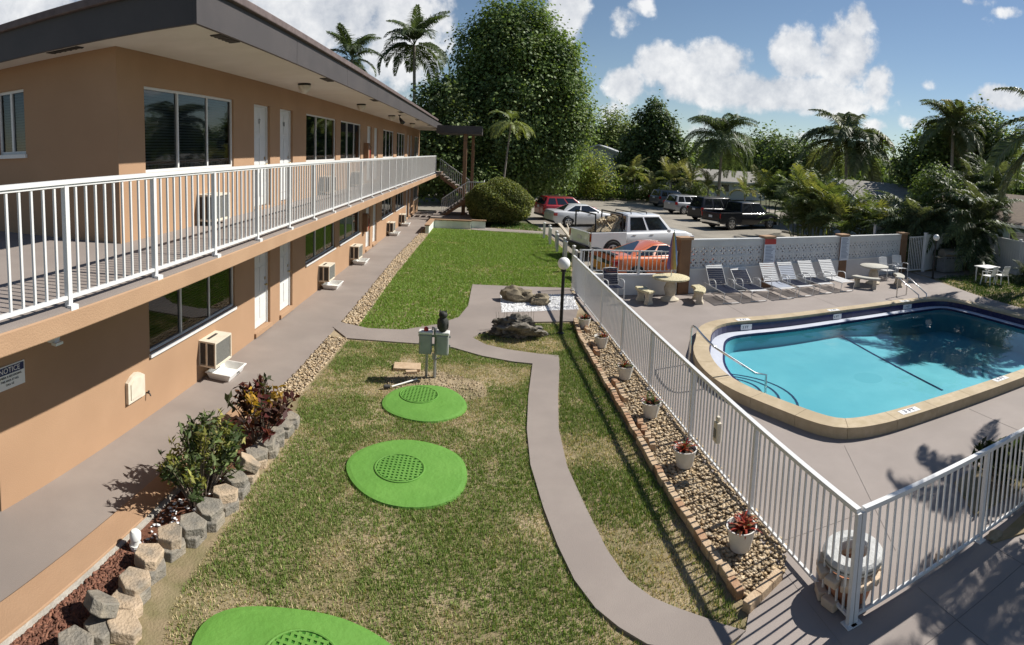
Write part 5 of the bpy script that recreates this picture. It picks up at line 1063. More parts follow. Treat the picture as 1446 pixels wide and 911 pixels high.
tree('broadleaf_tree', 'spreading green tree behind the grey shingle roof, left of the coconut palm', 70, [(1110, 222, 24), (1135, 240, 26), (1150, 225, 22), (1165, 250, 24), (1098, 250, 22)], 1130, 330, 28, .7, .42, GD + GM[:1], 28, trunk=.25)
tree('broadleaf_tree', 'wide dense tree rising behind the grey shingle roof and fence corner', 46, [(1300, 222, 26), (1322, 200, 26), (1282, 240, 22), (1345, 190, 26), (1378, 186, 30), (1405, 205, 30), (1340, 230, 40), (1385, 240, 38), (1420, 235, 30), (1310, 250, 30)], 1345, 800, 32, .55, .32, GD + GM, 29, trunk=.3)
tree('leafy_shrub', 'tall pale leafy shrub growing above the white lot fence', 31, [(1318, 250, 16), (1308, 268, 20), (1325, 280, 22), (1298, 290, 18), (1340, 262, 16), (1312, 298, 20)], 1316, 260, 26, .26, .14, GM + [(.12, .16, .06)], 30, trunk=.05, cat='shrub')
# far-off trees on the horizon read as one mass
rng = np.random.default_rng(40); fb = []
for k in range(150):
    px = 470 + 1150 * k / 149 + rng.uniform(-6, 6); d = rng.uniform(105, 150); p = AT(px, 235, d); h_ = rng.uniform(5, 9.5); fb += [(p[0], p[1], h_ * .55, h_ * .5), (p[0] + rng.uniform(-3, 3), p[1], h_ * .8, h_ * .33)]
stuff(leafmesh('far_trees', [crown(fb, 5200, 14, .9, 1.0, GD + GM, rng, .7)], 'leaf_matte'), 'hazy line of distant trees beyond the neighbouring gardens', 'trees')
# ------------------------------------------------------------------ palms
def frond_mesh(name, L, e0, droop, nl, ll, lw, col, rng, vee=.35, hang=.45, fwd=.75, twist=0.0, start=.14):
    """one pinnate frond: rachis leaving the origin along +X, leaflets along both sides"""
    n = 14; pts = [np.zeros(3)]; el = e0; tang = []
    for k in range(n):
        e = e0 - droop * ((k + .5) / n) ** 1.25; t = np.array([cos(e), sin(twist) * .25 * k / n, sin(e)]); t /= np.linalg.norm(t); tang.append(t); pts.append(pts[-1] + t * L / n)
    tang.append(tang[-1]); pts = np.array(pts); V = []; K = []
    def at(s): i = min(n - 1, int(s * n)); f = s * n - i; return pts[i] * (1 - f) + pts[i + 1] * f, tang[i]
    rad = np.linspace(.028, .006, n + 1) * L / 3
    for k in range(n):                                            # rachis as a thin blade on edge and flat
        for ax in (np.array([0, 1, 0]), np.array([0, 0, 1])):
            V += [pts[k] - ax * rad[k], pts[k] + ax * rad[k], pts[k + 1] + ax * rad[k + 1], pts[k + 1] - ax * rad[k + 1]]; K += [np.array(col) * 1.25 + .03] * 4
    for k in range(nl):
        s = start + (1 - start) * (k + .5) / nl; p, t = at(s); l = ll * (math.sin(pi * min(1, .22 + .78 * s) ** .9) * .85 + .22) * rng.uniform(.85, 1.1)
        for sd in (-1, 1):
            up = np.array([-t[2], 0, t[0]]); d = np.array([0, sd, 0]) * 1.0 + t * fwd * rng.uniform(.8, 1.2) + up * vee; d /= np.linalg.norm(d)
            mid = p + d * l * .5; d2 = d + np.array([0, 0, -1]) * hang * rng.uniform(.7, 1.5); d2 /= np.linalg.norm(d2); tip = mid + d2 * l * .5
            wv = np.cross(d, up + .3 * rng.normal(size=3)); wv /= np.linalg.norm(wv) + 1e-9; wv = wv * lw * .5; c = np.array(col) * rng.uniform(.65, 1.4)
            V += [p - wv * .5, p + wv * .5, mid + wv, mid - wv, mid - wv, mid + wv, tip + wv * .12, tip - wv * .12]; K += [c] * 8
    return mesh_np(name, np.array(V), np.arange(len(V)), 4, np.array(K))
PALMS = {}
def palmset(key, L, nl, ll, lw, cols, seed, hang=.5, droops=(1.1, 1.5, 1.7, 1.2), e0s=(1.25, .75, .2, -.45), fwd=.75):
    rng = np.random.default_rng(seed); out = []
    for e0, dr in zip(e0s, droops):
        for v in range(2):
            me = frond_mesh('frond_' + key, L * rng.uniform(.9, 1.08), e0, dr * rng.uniform(.85, 1.15), nl, ll, lw, cols[int(rng.integers(len(cols)))], rng, hang=hang, fwd=fwd, twist=rng.uniform(-1, 1)); me.materials.append(MATS['frond']); out.append((e0, me))
    PALMS[key] = out
palmset('royal', 3.6, 46, .95, .075, [(.085, .115, .05), (.07, .095, .045)], 1, hang=.9); palmset('coco', 4.0, 52, 1.15, .085, [(.12, .15, .065), (.10, .125, .055), (.16, .17, .085)], 2, hang=.95, droops=(1.5, 1.8, 1.8, 1.2))
palmset('queen', 3.6, 50, .95, .05, [(.125, .16, .075), (.10, .135, .065)], 3, hang=1.4, droops=(1.9, 2.2, 2.0, 1.2)); palmset('young', 2.6, 30, .7, .07, [(.19, .22, .08), (.15, .185, .07), (.26, .25, .12)], 4, hang=.6, e0s=(1.35, 1.0, .6, .2), droops=(1.0, 1.4, 1.7, 1.6))
palmset('areca', 2.4, 26, .62, .06, [(.16, .19, .06), (.22, .225, .075), (.12, .155, .055), (.28, .26, .11)], 5, hang=.45, e0s=(1.45, 1.25, 1.0, .7), droops=(.9, 1.2, 1.5, 1.6)); palmset('dark', 3.0, 34, .75, .06, [(.075, .105, .05), (.095, .125, .055), (.11, .125, .07)], 6, hang=.9, e0s=(1.35, 1.0, .5, .0), droops=(1.2, 1.6, 1.8, 1.4))
def palm(label, key, base, top, nf, scale=1.0, seed=1, r=.17, cat='palm tree', name='palm_tree', group=None, weights=(.24, .32, .28, .16), lean=(0, 0)):
    rr = random.Random(seed); t = thing(name, label, cat, base, 0, group); b, tp = V3(base), V3(top)
    md = b.lerp(tp, .5) + Vector((lean[0], lean[1], 0)); pts = arc(b, md * 1, tp, 8); MB().tube(pts, [r * 1.25] + [r * (1 - .35 * k / 8) for k in range(1, 9)], 10).build('trunk', 'palm_trunk', t, smooth=60)
    S = PALMS[key]; q = tp - b
    for k in range(nf):
        u = rr.random(); c = 0
        for j, w in enumerate(weights):
            if u < w: c = j; break
            u -= w
        me = S[c * 2 + rr.randrange(2)][1]; a = 2 * pi * (k * .381966 % 1) + rr.uniform(-.25, .25); s = scale * rr.uniform(.85, 1.12)
        inst('frond', me, t, Matrix.Translation(q + Vector((0, 0, -.05 * c))) @ Matrix.Rotation(a, 4, 'Z') @ Matrix.Rotation(rr.uniform(-.25, .25), 4, 'X') @ Matrix.Scale(s, 4))
    return t
def palm_px(label, key, d, cpx, cpy, nf, scale, seed, basepx=None, **k):
    tp = AT(cpx, cpy, d); bp = AT(basepx or cpx, 280, d); return palm(label, key, (bp[0], bp[1], -.05), tuple(tp), nf, scale, seed, **k)
palm_px('tall royal palm with full drooping crown behind the far roof edge', 'royal', 62, 585, 64, 26, 1.42, 3, r=.24)
palm_px('royal palm half hidden behind the roof, nearer the middle of the building', 'royal', 66, 497, 84, 22, 1.3, 4, r=.22)
palm_px('slim palm with hanging pale fronds standing before the huge tree', 'young', 42, 722, 172, 14, .85, 5, basepx=706, r=.09, weights=(.05, .1, .3, .55)); palm_px('tall feathery palm with weeping fronds behind the parked SUVs', 'queen', 60, 1020, 200, 44, 1.5, 6, basepx=1014, r=.2, weights=(.25, .3, .3, .15))
palm_px('large coconut palm towering over the grey shingle roof', 'coco', 52, 1196, 202, 40, 1.45, 7, r=.2, weights=(.14, .32, .34, .20)); palm_px('coconut palm rising in front of the wide dense tree', 'coco', 42, 1346, 182, 30, .85, 8, r=.16); 
palm('coconut palm overhanging the far end of the pool beside the vinyl fence', 'coco', (22.0, 14.2, -.05), (21.8, 14.0, 7.0), 26, 1.0, 9, r=.18)
for k, (px, py, s, lb) in enumerate(((848, 262, .95, 'young palm by the yellow green shrub at the far lot edge'), (882, 252, 1.0, 'young palm before the grey neighbour house'), (896, 240, 1.2, 'upright bright young palm beside the grey neighbour house'), (920, 262, 1.0, 'low young palm below the tall pointed dark tree'), (948, 246, 1.15, 'young palm with yellow tipped fronds at the lot edge'), (975, 248, 1.05, 'young palm between the pointed tree and weeping palm'), (1000, 256, .95, 'short young palm left of the weeping palm trunk'), (1052, 262, .9, 'short young palm right of the weeping palm trunk'))):
    palm_px(lb, 'young', 61 + (k % 3), px, py + 10, 13, s, 20 + k, r=.11, group='young palms along the far lot edge')
def clump(label, key, cx, cy, nst, hmin, hmax, nf, scale, seed, spread=.7, name='areca_palm', cat='palm clump', group=None):
    rr = random.Random(seed); t = thing(name, label, cat, (cx, cy, -.05), 0, group); S = PALMS[key]
    for k in range(nst):
        a = rr.random() * 6.28; q = spread * rr.random() ** .5; h = rr.uniform(hmin, hmax); b = Vector((q * cos(a), q * sin(a), 0)); tp = b + Vector((cos(a) * .35 * q, sin(a) * .35 * q, h))
        MB().tube([V3((cx, cy, -.05)) + b, V3((cx, cy, -.05)) + tp], [.045, .03], 6).build('cane', 'stem_green', t)
        for j in range(nf):
            c = rr.choices((0, 1, 2, 3), (.3, .3, .25, .15))[0]; inst('frond', S[c * 2 + rr.randrange(2)][1], t, Matrix.Translation(tp) @ Matrix.Rotation(rr.random() * 6.28, 4, 'Z') @ Matrix.Rotation(rr.uniform(-.3, .3), 4, 'X') @ Matrix.Scale(scale * rr.uniform(.8, 1.15), 4))
    return t
for k, (px, d, h, n, lb) in enumerate(((1092, 46, 2.8, 7, 'areca palm clump beside the black pickup front'), (1138, 37, 3.3, 11, 'tall yellow green areca palm clump before the grey shingle house'), (1165, 36, 2.9, 10, 'areca palm clump in the middle of the planted strip'), (1196, 34, 2.3, 9, 'areca palm clump screening the grey gable end'), (1228, 32, 1.9, 8, 'low areca palm clump beside the white lot fence'))):
    p = AT(px, 300, d); clump(lb, 'areca', p[0], p[1], n, .5, h, 7, 1.0, 50 + k, spread=1.1, group='areca palms along the lot')
for k, (x, y, h, n, lb) in enumerate(((22.6, 19.6, 3.2, 9, 'dark feathery palm clump directly behind the gas grill'), (23.7, 19.9, 3.4, 8, 'dark palm clump between the grill and the vinyl fence'), (25.9, 21.6, 4.4, 8, 'dark palm clump rising behind the vinyl fence corner'), (21.2, 21.6, 2.6, 8, 'dark palm clump behind the vinyl fence beside the gate'))):
    clump(lb, 'dark', x, y, n, .8, h, 7, 1.0, 60 + k, spread=1.0, group='dark palms behind the grill')
clump('bright low palm at the far pool end beside the lawn', 'areca', 17.95, 10.3, 6, .2, .7, 6, .8, 70, spread=.4)
clump('dark red leafed bush beside the plastic garden table', 'dark', 22.3, 15.0, 5, .1, .5, 5, .35, 71, spread=.5, name='red_bush', cat='shrub')
palm('slender palm standing between pool and short fence', 'coco', (12.4, 6.2, 0), (12.5, 6.45, 5.6), 13, .43, 80, r=.14)
palm('short palm standing outside the end of the short fence', 'coco', (8.95, 3.75, 0), (8.6, 4.45, 4.5), 10, .34, 81, r=.19)
# clipped round bush
def clipped(label, c, rx, rz, n, size, cols, seed, name='round_bush'):
    rng = np.random.default_rng(seed); t = thing(name, label, 'bush', (c[0], c[1], 0)); d = rng.normal(size=(n, 3)); d /= np.linalg.norm(d, axis=1)[:, None]; d = d[d[:, 2] > -.75]
    lump = 1 + .05 * np.sin(d[:, 0] * 5 + 1) * np.cos(d[:, 1] * 4) + .035 * np.sin(d[:, 2] * 9 + d[:, 0] * 7) + rng.normal(0, .018, len(d)); P = d * np.array([rx, rx, rz]) * (lump * rng.uniform(.93, 1.03, len(d)))[:, None] + np.array([c[0], c[1], rz * .86]); ok = P[:, 2] > .02
    K = np.array(cols)[rng.integers(len(cols), size=ok.sum())] * rng.uniform(.6, 1.35, (ok.sum(), 1)); leafmesh('foliage', [leaves(P[ok], size, K, rng, .6, .3, dirs=None)], 'leaf_matte', t)
    b = MB(); b.ico((c[0], c[1], rz * .82), 1.0, 3, sc=(rx * .88, rx * .88, rz * .84)); b.v = [(x, y, max(z, -.03)) for x, y, z in b.v]; b.build('filler_core', mat('core_green', (.035, .05, .018), (.05, .06, .025), 5, .95) if 'core_green' not in MATS else 'core_green', t); return t  # solid dark green core added to block the view through the leaves
clipped('big clipped dome shaped bush beside the staircase and red SUV', (.78, 35.6), 2.08, 1.5, 30000, .12, [(.155, .185, .06), (.19, .215, .075), (.13, .16, .055), (.23, .23, .09)], 90)
for k, (px, py, lb) in enumerate(((1008, 282, 'small clipped bush first in the row behind the black SUV'), (1030, 283, 'small clipped bush second in the row behind the black SUV'), (1050, 285, 'small clipped bush third in the row behind the black SUV'), (1068, 287, 'small clipped bush fourth in the row behind the black SUV'))):
    g = AT(px, 283, 55 - k); clipped(lb, (g[0], g[1]), .95, .62, 2600, .12, GM, 91 + k, 'small_round_bush')['group'] = 'clipped bushes behind the parked cars'
for k in range(13):
    px = 808 + k * 15; g = AT(px, 283, 63); rr = random.Random(k + 3); nm = ('beside the round bush', 'below the yellow green shrub', 'below the young palms')[min(2, k // 4)]
    tree('hedge_shrub', 'low dark green shrub in the hedge row at the far lot edge', 63 + rr.uniform(-1, 1), [(px, 272 + rr.uniform(-3, 3), 10), (px + 8, 276, 8), (px - 7, 277, 8)], px, 80, 22, .28, .17, GD + GM[:2] + GY[2:3], 110 + k, trunk=.05, cat='shrub', group='hedge shrubs along the far lot edge', limbs=False)
# ------------------------------------------------------------------ neighbours
mat('shingle', (.20, .19, .17), (.27, .255, .23), 3, .95, bump=.5, bscale=30); mat('house_blue', (.50, .58, .66), (.55, .62, .69), 2, .85); mat('house_grey', (.46, .49, .53), (.52, .54, .57), 2, .85); mat('house_teal', (.36, .46, .46), (.40, .50, .49), 2, .85); mat('tile_roof', (.15, .115, .09), (.20, .155, .12), 4, .9, bump=.6, bscale=12); mat('old_timber', (.09, .075, .06), (.14, .115, .09), 6, .95, bump=.6, bscale=30)
def gable_house(label, c, rz, L, Wd, hw, hr, wall, roof, over=.5):
    t = thing('neighbour_house', label, 'house', (c[0], c[1], 0), rz); M = Matrix.Translation((c[0], c[1], 0)) @ Matrix.Rotation(rz, 4, 'Z')
    def bl(mb, nm, m): mb.v = [tuple(M @ Vector(p)) for p in mb.v]; return mb.build(nm, m, t)
    l, w = L / 2, Wd / 2
    wl_ = MB().add([(-l, -w, 0), (l, -w, 0), (l, w, 0), (-l, w, 0), (-l, -w, hw), (l, -w, hw), (l, w, hw), (-l, w, hw), (-l, 0, hr - .12), (l, 0, hr - .12)], [(0, 1, 5, 4), (2, 3, 7, 6), (1, 2, 6, 9, 5), (3, 0, 4, 8, 7)]); bl(wl_, 'wall', wall)
    k = (hr - hw) / w; z0 = hw - k * over
    for s in (-1, 1):
        a = MB().add([(-l - over, 0, hr), (l + over, 0, hr), (l + over, s * (w + over), z0), (-l - over, s * (w + over), z0), (-l - over, 0, hr - .12), (l + over, 0, hr - .12), (l + over, s * (w + over), z0 - .12), (-l - over, s * (w + over), z0 - .12)], [(0, 1, 2, 3), (7, 6, 5, 4), (2, 1, 5, 6), (3, 2, 6, 7), (0, 3, 7, 4)]); bl(a, 'roof_slope', roof)
        for e in (-1, 1): bl(MB().bar((e * (l + over + .02), 0, hr - .08), (e * (l + over + .02), s * (w + over), z0 - .08), .04, .18), 'barge_board', 'white_paint')
        bl(MB().bar((-l - over, s * (w + over + .02), z0 - .08), (l + over, s * (w + over + .02), z0 - .08), .04, .16), 'eave_board', 'white_paint')
    for e in (-1, 1):
        for y in (-w * .5, w * .5):
            f = bl(MB().box(e * (l + .012) - .03, e * (l + .012) + .03, y - .6, y + .6, 1.0, 2.1), 'window', 'white_paint'); bl(MB().box(e * (l + .045) - .005, e * (l + .045) + .005, y - .52, y + .52, 1.08, 2.02), 'pane', 'car_glass')
    for x in (-l * .6, 0, l * .6):
        f = bl(MB().box(x - .7, x + .7, -w - .042, -w + .01, 1.0, 2.1), 'window', 'white_paint'); bl(MB().box(x - .62, x + .62, -w - .052, -w - .043, 1.08, 2.02), 'pane', 'car_glass')
    return t
p = AT(1248, 290, 43); gable_house('pale blue gabled house with grey shingle roof behind the areca palms', (p[0] + 3.5, p[1] + 1.0), R(-8), 13, 9.5, 2.5, 4.15, 'house_blue', 'shingle')
p = AT(852, 250, 82); gable_house('grey neighbour house with pale roof behind the young palms', (p[0], p[1]), R(70), 12, 11, 4.6, 6.3, 'house_grey', mat('pale_roof', (.42, .43, .44), (.36, .37, .38), 3, .9))
p = AT(1000, 262, 78); gable_house('white low house glimpsed between the palms', (p[0], p[1]), R(12), 14, 8, 2.6, 3.9, 'house_grey', 'shingle'); p = AT(1440, 300, 33); gable_house('teal walled house with brown roof behind the vinyl fence', (p[0] + 3, p[1] + 1), R(-65), 12, 8, 2.7, 4.2, 'house_teal', 'tile_roof')
tf = thing('timber_fence', 'dark weathered board fence under the huge tree', 'fence', (-2, 60, 0))
a, b = AT(690, 270, 61), AT(808, 270, 61)
n = 44
for k in range(n): p = V3((a[0], a[1], 0)).lerp(V3((b[0], b[1], 0)), k / n); q = V3((a[0], a[1], 0)).lerp(V3((b[0], b[1], 0)), (k + .9) / n); MB().box(p.x, q.x, p.y - .015, p.y + .015, 0, 1.75 + .06 * ((k * 7) % 3)).build('board', 'old_timber', tf)
# ================================================================== garden details
mat('lid_green', (.105, .255, .040), (.125, .285, .05), 2.5, .6, bump=.5, bscale=14, c3=(.095, .23, .037), scale3=1.1); mat('lid_green_dark', (.035, .15, .015), rough=.6)
where = ('beside the control box', 'in the middle of the patchy lawn', 'next to the retaining blocks')
for k, (poly, gc, gr) in enumerate(zip(PADS, ((-1.11, 9.66), (-1.08, 7.28), (-1.42, 4.12)), (.32, .32, .32))):
    c = np.mean(poly, 0); t = thing('green_manhole', 'bright green round slab with grated cover, ' + where[k], 'lid', (c[0], c[1], 0), 0, 'green lids in the lawn')
    sm = smooth_poly(resample(poly, 60), 1); out = [(p[0] + .018 * (p[0] - c[0]), p[1] + .018 * (p[1] - c[1])) for p in sm]; inn = [(c[0] + (p[0] - c[0]) * .93, c[1] + (p[1] - c[1]) * .93) for p in sm]
    m = MB(); ring(m, out, sm, -.03, .014); ring(m, sm, inn, .014, .024); rings = [inn] + [[(gc[0] + (p[0] - gc[0]) * s, gc[1] + (p[1] - gc[1]) * s) for p in inn] for s in (.75,)]
    ring(m, rings[0], rings[1], .024, .03); m.add([(p[0], p[1], .03) for p in rings[1]], [tuple(range(60))]); m.build('slab', 'lid_green', t, smooth=35)
    gd = MB().lathe([(gr + .035, .0), (gr + .035, .012), (gr + .02, .016), (gr + .008, .012), (gr + .006, .002)], (gc[0], gc[1], .03), 40, caps=False).build('cover_rim', 'lid_green', t, smooth=30)
    MB().lathe([(gr + .006, 0.0), (.001, .001)], (gc[0], gc[1], .031), 40, caps=False).build('cover_plate', 'lid_green_dark', t)
    bars = MB(); q = -gr + .03
    while q < gr - .01:
        l = math.sqrt(max(0, gr * gr - q * q)) - .005
        if l > .03:
            bars.bar((gc[0] + q, gc[1] - l, .037), (gc[0] + q, gc[1] + l, .037), .030, .010); bars.bar((gc[0] - l, gc[1] + q, .0375), (gc[0] + l, gc[1] + q, .0375), .030, .010)
        q += .062
    bars.build('cover_grid', 'lid_green', t)
# control box with owl decoy
mat('box_grey', (.31, .32, .295), (.36, .37, .345), 5, .6, c3=(.28, .29, .27), scale3=3); mat('box_lid', (.70, .70, .67), (.60, .60, .56), 6, .6); mat('galv', (.30, .31, .31), (.38, .39, .39), 10, .5, metal=.7); mat('owl_dark', (.022, .024, .022), (.045, .046, .04), 18, .7, bump=.5, bscale=40); mat('owl_eye', (.75, .45, .03), rough=.3)
t = thing('control_box', 'grey electrical control boxes with white lids on two metal posts', 'control box', (-1.0, 10.55, 0))
for x in (-1.09, -.92): MB().tube([(x, 10.6, -.05), (x, 10.6, .98)], .027, 10).build('post', 'galv', t, smooth=50)
for x0, x1 in ((-1.23, -.985), (-.90, -.66)):
    b = MB().box(x0, x1, 10.42, 10.57, .50, .90).build('cabinet', 'box_grey', t, bevel=.012); MB().box(x0 - .015, x1 + .015, 10.40, 10.59, .902, .955).build('cabinet_lid', 'box_lid', t, bevel=.015)
    MB().box(x0 + .02, x1 - .02, 10.405, 10.42, .53, .88).build('cabinet_door', 'box_grey', t, bevel=.005); MB().box(x0 + .025, x0 + .05, 10.395, 10.405, .68, .75).build('latch', 'galv', t)
MB().box(-1.26, -.63, 10.575, 10.6, .62, .66).box(-1.26, -.63, 10.575, 10.6, .80, .84).build('cross_rail', 'galv', t)['kind'] = 'stuff'
MB().tube([(-.955, 10.5, .50), (-.955, 10.5, .40), (-.93, 10.55, .36), (-.93, 10.57, 0)], .02, 8).build('conduit', 'galv', t); MB().tube([(-.80, 10.5, .5), (-.80, 10.52, .42), (-.92, 10.56, .36)], .016, 8).build('conduit', 'galv', t)
MB().lathe([(.045, 0), (.045, .05), (.02, .075)], (-1.10, 10.48, .956), 12).build('alarm_lamp', 'red_paint', t, smooth=40)
MB().tube([(-.985, 10.55, .95), (-.98, 10.52, 1.02), (-.95, 10.5, 1.02), (-.94, 10.5, .88)], .014, 8).build('cable_loop', 'galv', t)
t = thing('owl_decoy', 'dark plastic owl decoy perched on the control box', 'owl decoy', (-.78, 10.48, .956))
MB().lathe([(.05, 0), (.075, .02), (.095, .10), (.10, .18), (.085, .25), (.066, .28)], (-.78, 10.48, .956), 18).build('body', 'owl_dark', t, smooth=50); MB().lathe([(.055, .275), (.082, .30), (.086, .345), (.07, .385), (.03, .40)], (-.78, 10.48, .956), 18).build('head', 'owl_dark', t, smooth=50)
for s in (-1, 1):
    MB().tube([(-.78 + s * .05, 10.47, 1.33), (-.78 + s * .065, 10.465, 1.395)], [.026, .004], 6).build('ear_tuft', 'owl_dark', t); MB().ico((-.78 + s * .033, 10.558, 1.30), .017, 2).build('eye', 'owl_eye', t); w = MB(); w.ico((-.78 + s * .085, 10.49, 1.10), .1, 2, sc=(.3, .6, 1.1)); w.build('wing', 'owl_dark', t, smooth=60)
MB().tube([(-.78, 10.555, 1.285), (-.78, 10.575, 1.265)], [.012, .003], 6).build('beak', 'box_grey', t)
# bits on the soil patch
t = thing('white_pipe', 'thin white pipe lying on the soil beside the green lid', 'pipe', (-1.5, 9.95, 0)); a, b = G(589, 538), G(553, 548); MB().tube([(a[0], a[1], .04), (b[0], b[1], .03)], .014, 8).build('pipe_run', 'white_plastic', t); MB().tube([(b[0] - .03, b[1], .03), (b[0] - .14, b[1] - .05, .04)], .035, 10).build('pipe_end', 'grille_dark', t)
mat('brick', (.33, .19, .11), (.44, .28, .17), 9, .9, bump=.5, bscale=50); mat('brick_pale', (.42, .30, .19), (.52, .39, .26), 9, .9, bump=.5, bscale=50)
g = G(575, 519); t = thing('paver_slab', 'flat tan paver lying on the soil beside the control box', 'paver', (g[0], g[1], 0)); MB().obox(Matrix.Translation((g[0], g[1], .015)) @ Matrix.Rotation(.1, 4, 'Z'), .55, .34, .06).build('paver_body', 'brick_pale', t, bevel=.01); MB().obox(Matrix.Translation((g[0] + .12, g[1] - .24, .012)) @ Matrix.Rotation(.3, 4, 'Z'), .22, .1, .05).build('paver_chip', 'brick_pale', t)
# rocks
def rock(name, label, c, s, seed, m, sub=4, rough=.28, rz=0.0):
    bm = bmesh.new(); bmesh.ops.create_icosphere(bm, subdivisions=sub, radius=1.0); off = Vector((seed * 3.1, seed * 1.7, seed)); cr, sr = cos(rz), sin(rz)
    mb = MB(); vs = []
    for v in bm.verts:
        p = v.co; n = mnoise.noise(p * 1.3 + off) * rough * 1.6 + mnoise.noise(p * 3.2 + off) * rough * .8 + mnoise.noise(p * 8 + off) * rough * (.32 if rough < .4 else .5); q = p * (1 + n)
        x, y, z = q.x * s[0], q.y * s[1], q.z * s[2]; vs.append((c[0] + x * cr - y * sr, c[1] + x * sr + y * cr, max(c[2] + z + s[2] * .55, -.03)))
    fs = [tuple(v.index for v in f.verts) for f in bm.faces]; bm.free(); o = mb.add(vs, fs).build(name, m, None, smooth=38); tag(o, label, 'rock'); return o
mat('rock_tan', (.20, .165, .11), (.33, .28, .20), 5, .95, bump=.7, bscale=22, c3=(.12, .10, .07), scale3=2.5); mat('coral_rock', (.11, .098, .08), (.25, .225, .185), 9, .97, bump=1.0, bscale=30, c3=(.05, .046, .04), scale3=6)
g = G(731, 426); rock('garden_rock', 'long tan boulder on the white gravel bed', (g[0], g[1] + .1, 0), (.44, .30, .26), 2, 'rock_tan', rz=-.2); g = G(762, 431); rock('garden_rock', 'smaller tan boulder beside the long one on white gravel', (g[0], g[1] + .1, 0), (.30, .24, .20), 5, 'rock_tan', rz=.2)
g = G(730, 480); rock('coral_rock', 'rough dark grey coral rock on the lawn wedge beside the lamp', (g[0] + .02, g[1] + .35, 0), (.60, .34, .29), 9, 'coral_rock', sub=5, rough=.40)
rb = thing('rock_plants', 'thin seedling sprigs growing behind the coral rock', 'weeds', (.8, 14.0, 0)); sp = MB(); rr = random.Random(4)
for k in range(14): x, y = .35 + k * .07, 13.75 + rr.uniform(-.08, .08); sp.bar((x, y, 0), (x + rr.uniform(-.06, .06), y, .42 + .12 * rr.random()), .012, .006)
sp.build('sprigs', 'stem_green', rb)['kind'] = 'stuff'
# brick edging of the fence bed
be = thing('brick_edging', 'row of worn tan bricks edging the gravel along the pool fence', 'edging', (2.5, 9.5, 0)); bk = MB().box(-.10, .10, -.048, .048, 0, .11).build('brick', 'brick_pale', None, bevel=.008); BKM = bk.data; bpy.data.objects.remove(bk); bk2 = BKM.copy(); bk2.materials.clear(); bk2.materials.append(MATS['brick'])
EDGE = [(2.44, 14.45), (2.36, 13.1), (2.42, 10.8), (2.47, 8.95), (2.51, 7.0), (2.58, 5.6), (2.66, 4.72)]; rr = random.Random(12); bl0 = V3(be.location)
def along(P, step):
    out = []; carry = 0.0
    for a, b in zip(P[:-1], P[1:]):
        a, b = Vector(a), Vector(b); L = (b - a).length; d = (b - a) / L; s = carry
        while s < L: out.append((a + d * s, math.atan2(d.y, d.x))); s += step
        carry = s - L
    return out
for p, an in along(EDGE, .208): inst('brick', BKM if rr.random() < .6 else bk2, be, Matrix.Translation(Vector((p.x + rr.uniform(-.012, .012), p.y, -.01 + rr.uniform(-.012, .012))) - bl0) @ Matrix.Rotation(an + rr.uniform(-.07, .07), 4, 'Z') @ Matrix.Rotation(rr.uniform(-.06, .06), 4, 'Y'))
for p, an in along([(2.72, 4.66), (3.25, 4.93)], .205): inst('brick', BKM, be, Matrix.Translation(Vector((p.x, p.y, -.02)) - bl0) @ Matrix.Rotation(an, 4, 'Z'))
for y0, y1, x0 in ((13.6, 14.4, 2.62), (12.0, 12.9, 2.56), (9.6, 10.4, 2.6), (7.9, 8.6, 2.63)):       # a loose second row here and there
    y = y0
    while y < y1: inst('brick', bk2 if rr.random() < .5 else BKM, be, Matrix.Translation(Vector((x0, y, 0)) - bl0) @ Matrix.Rotation(pi / 2 + rr.uniform(-.3, .3), 4, 'Z')); y += .23
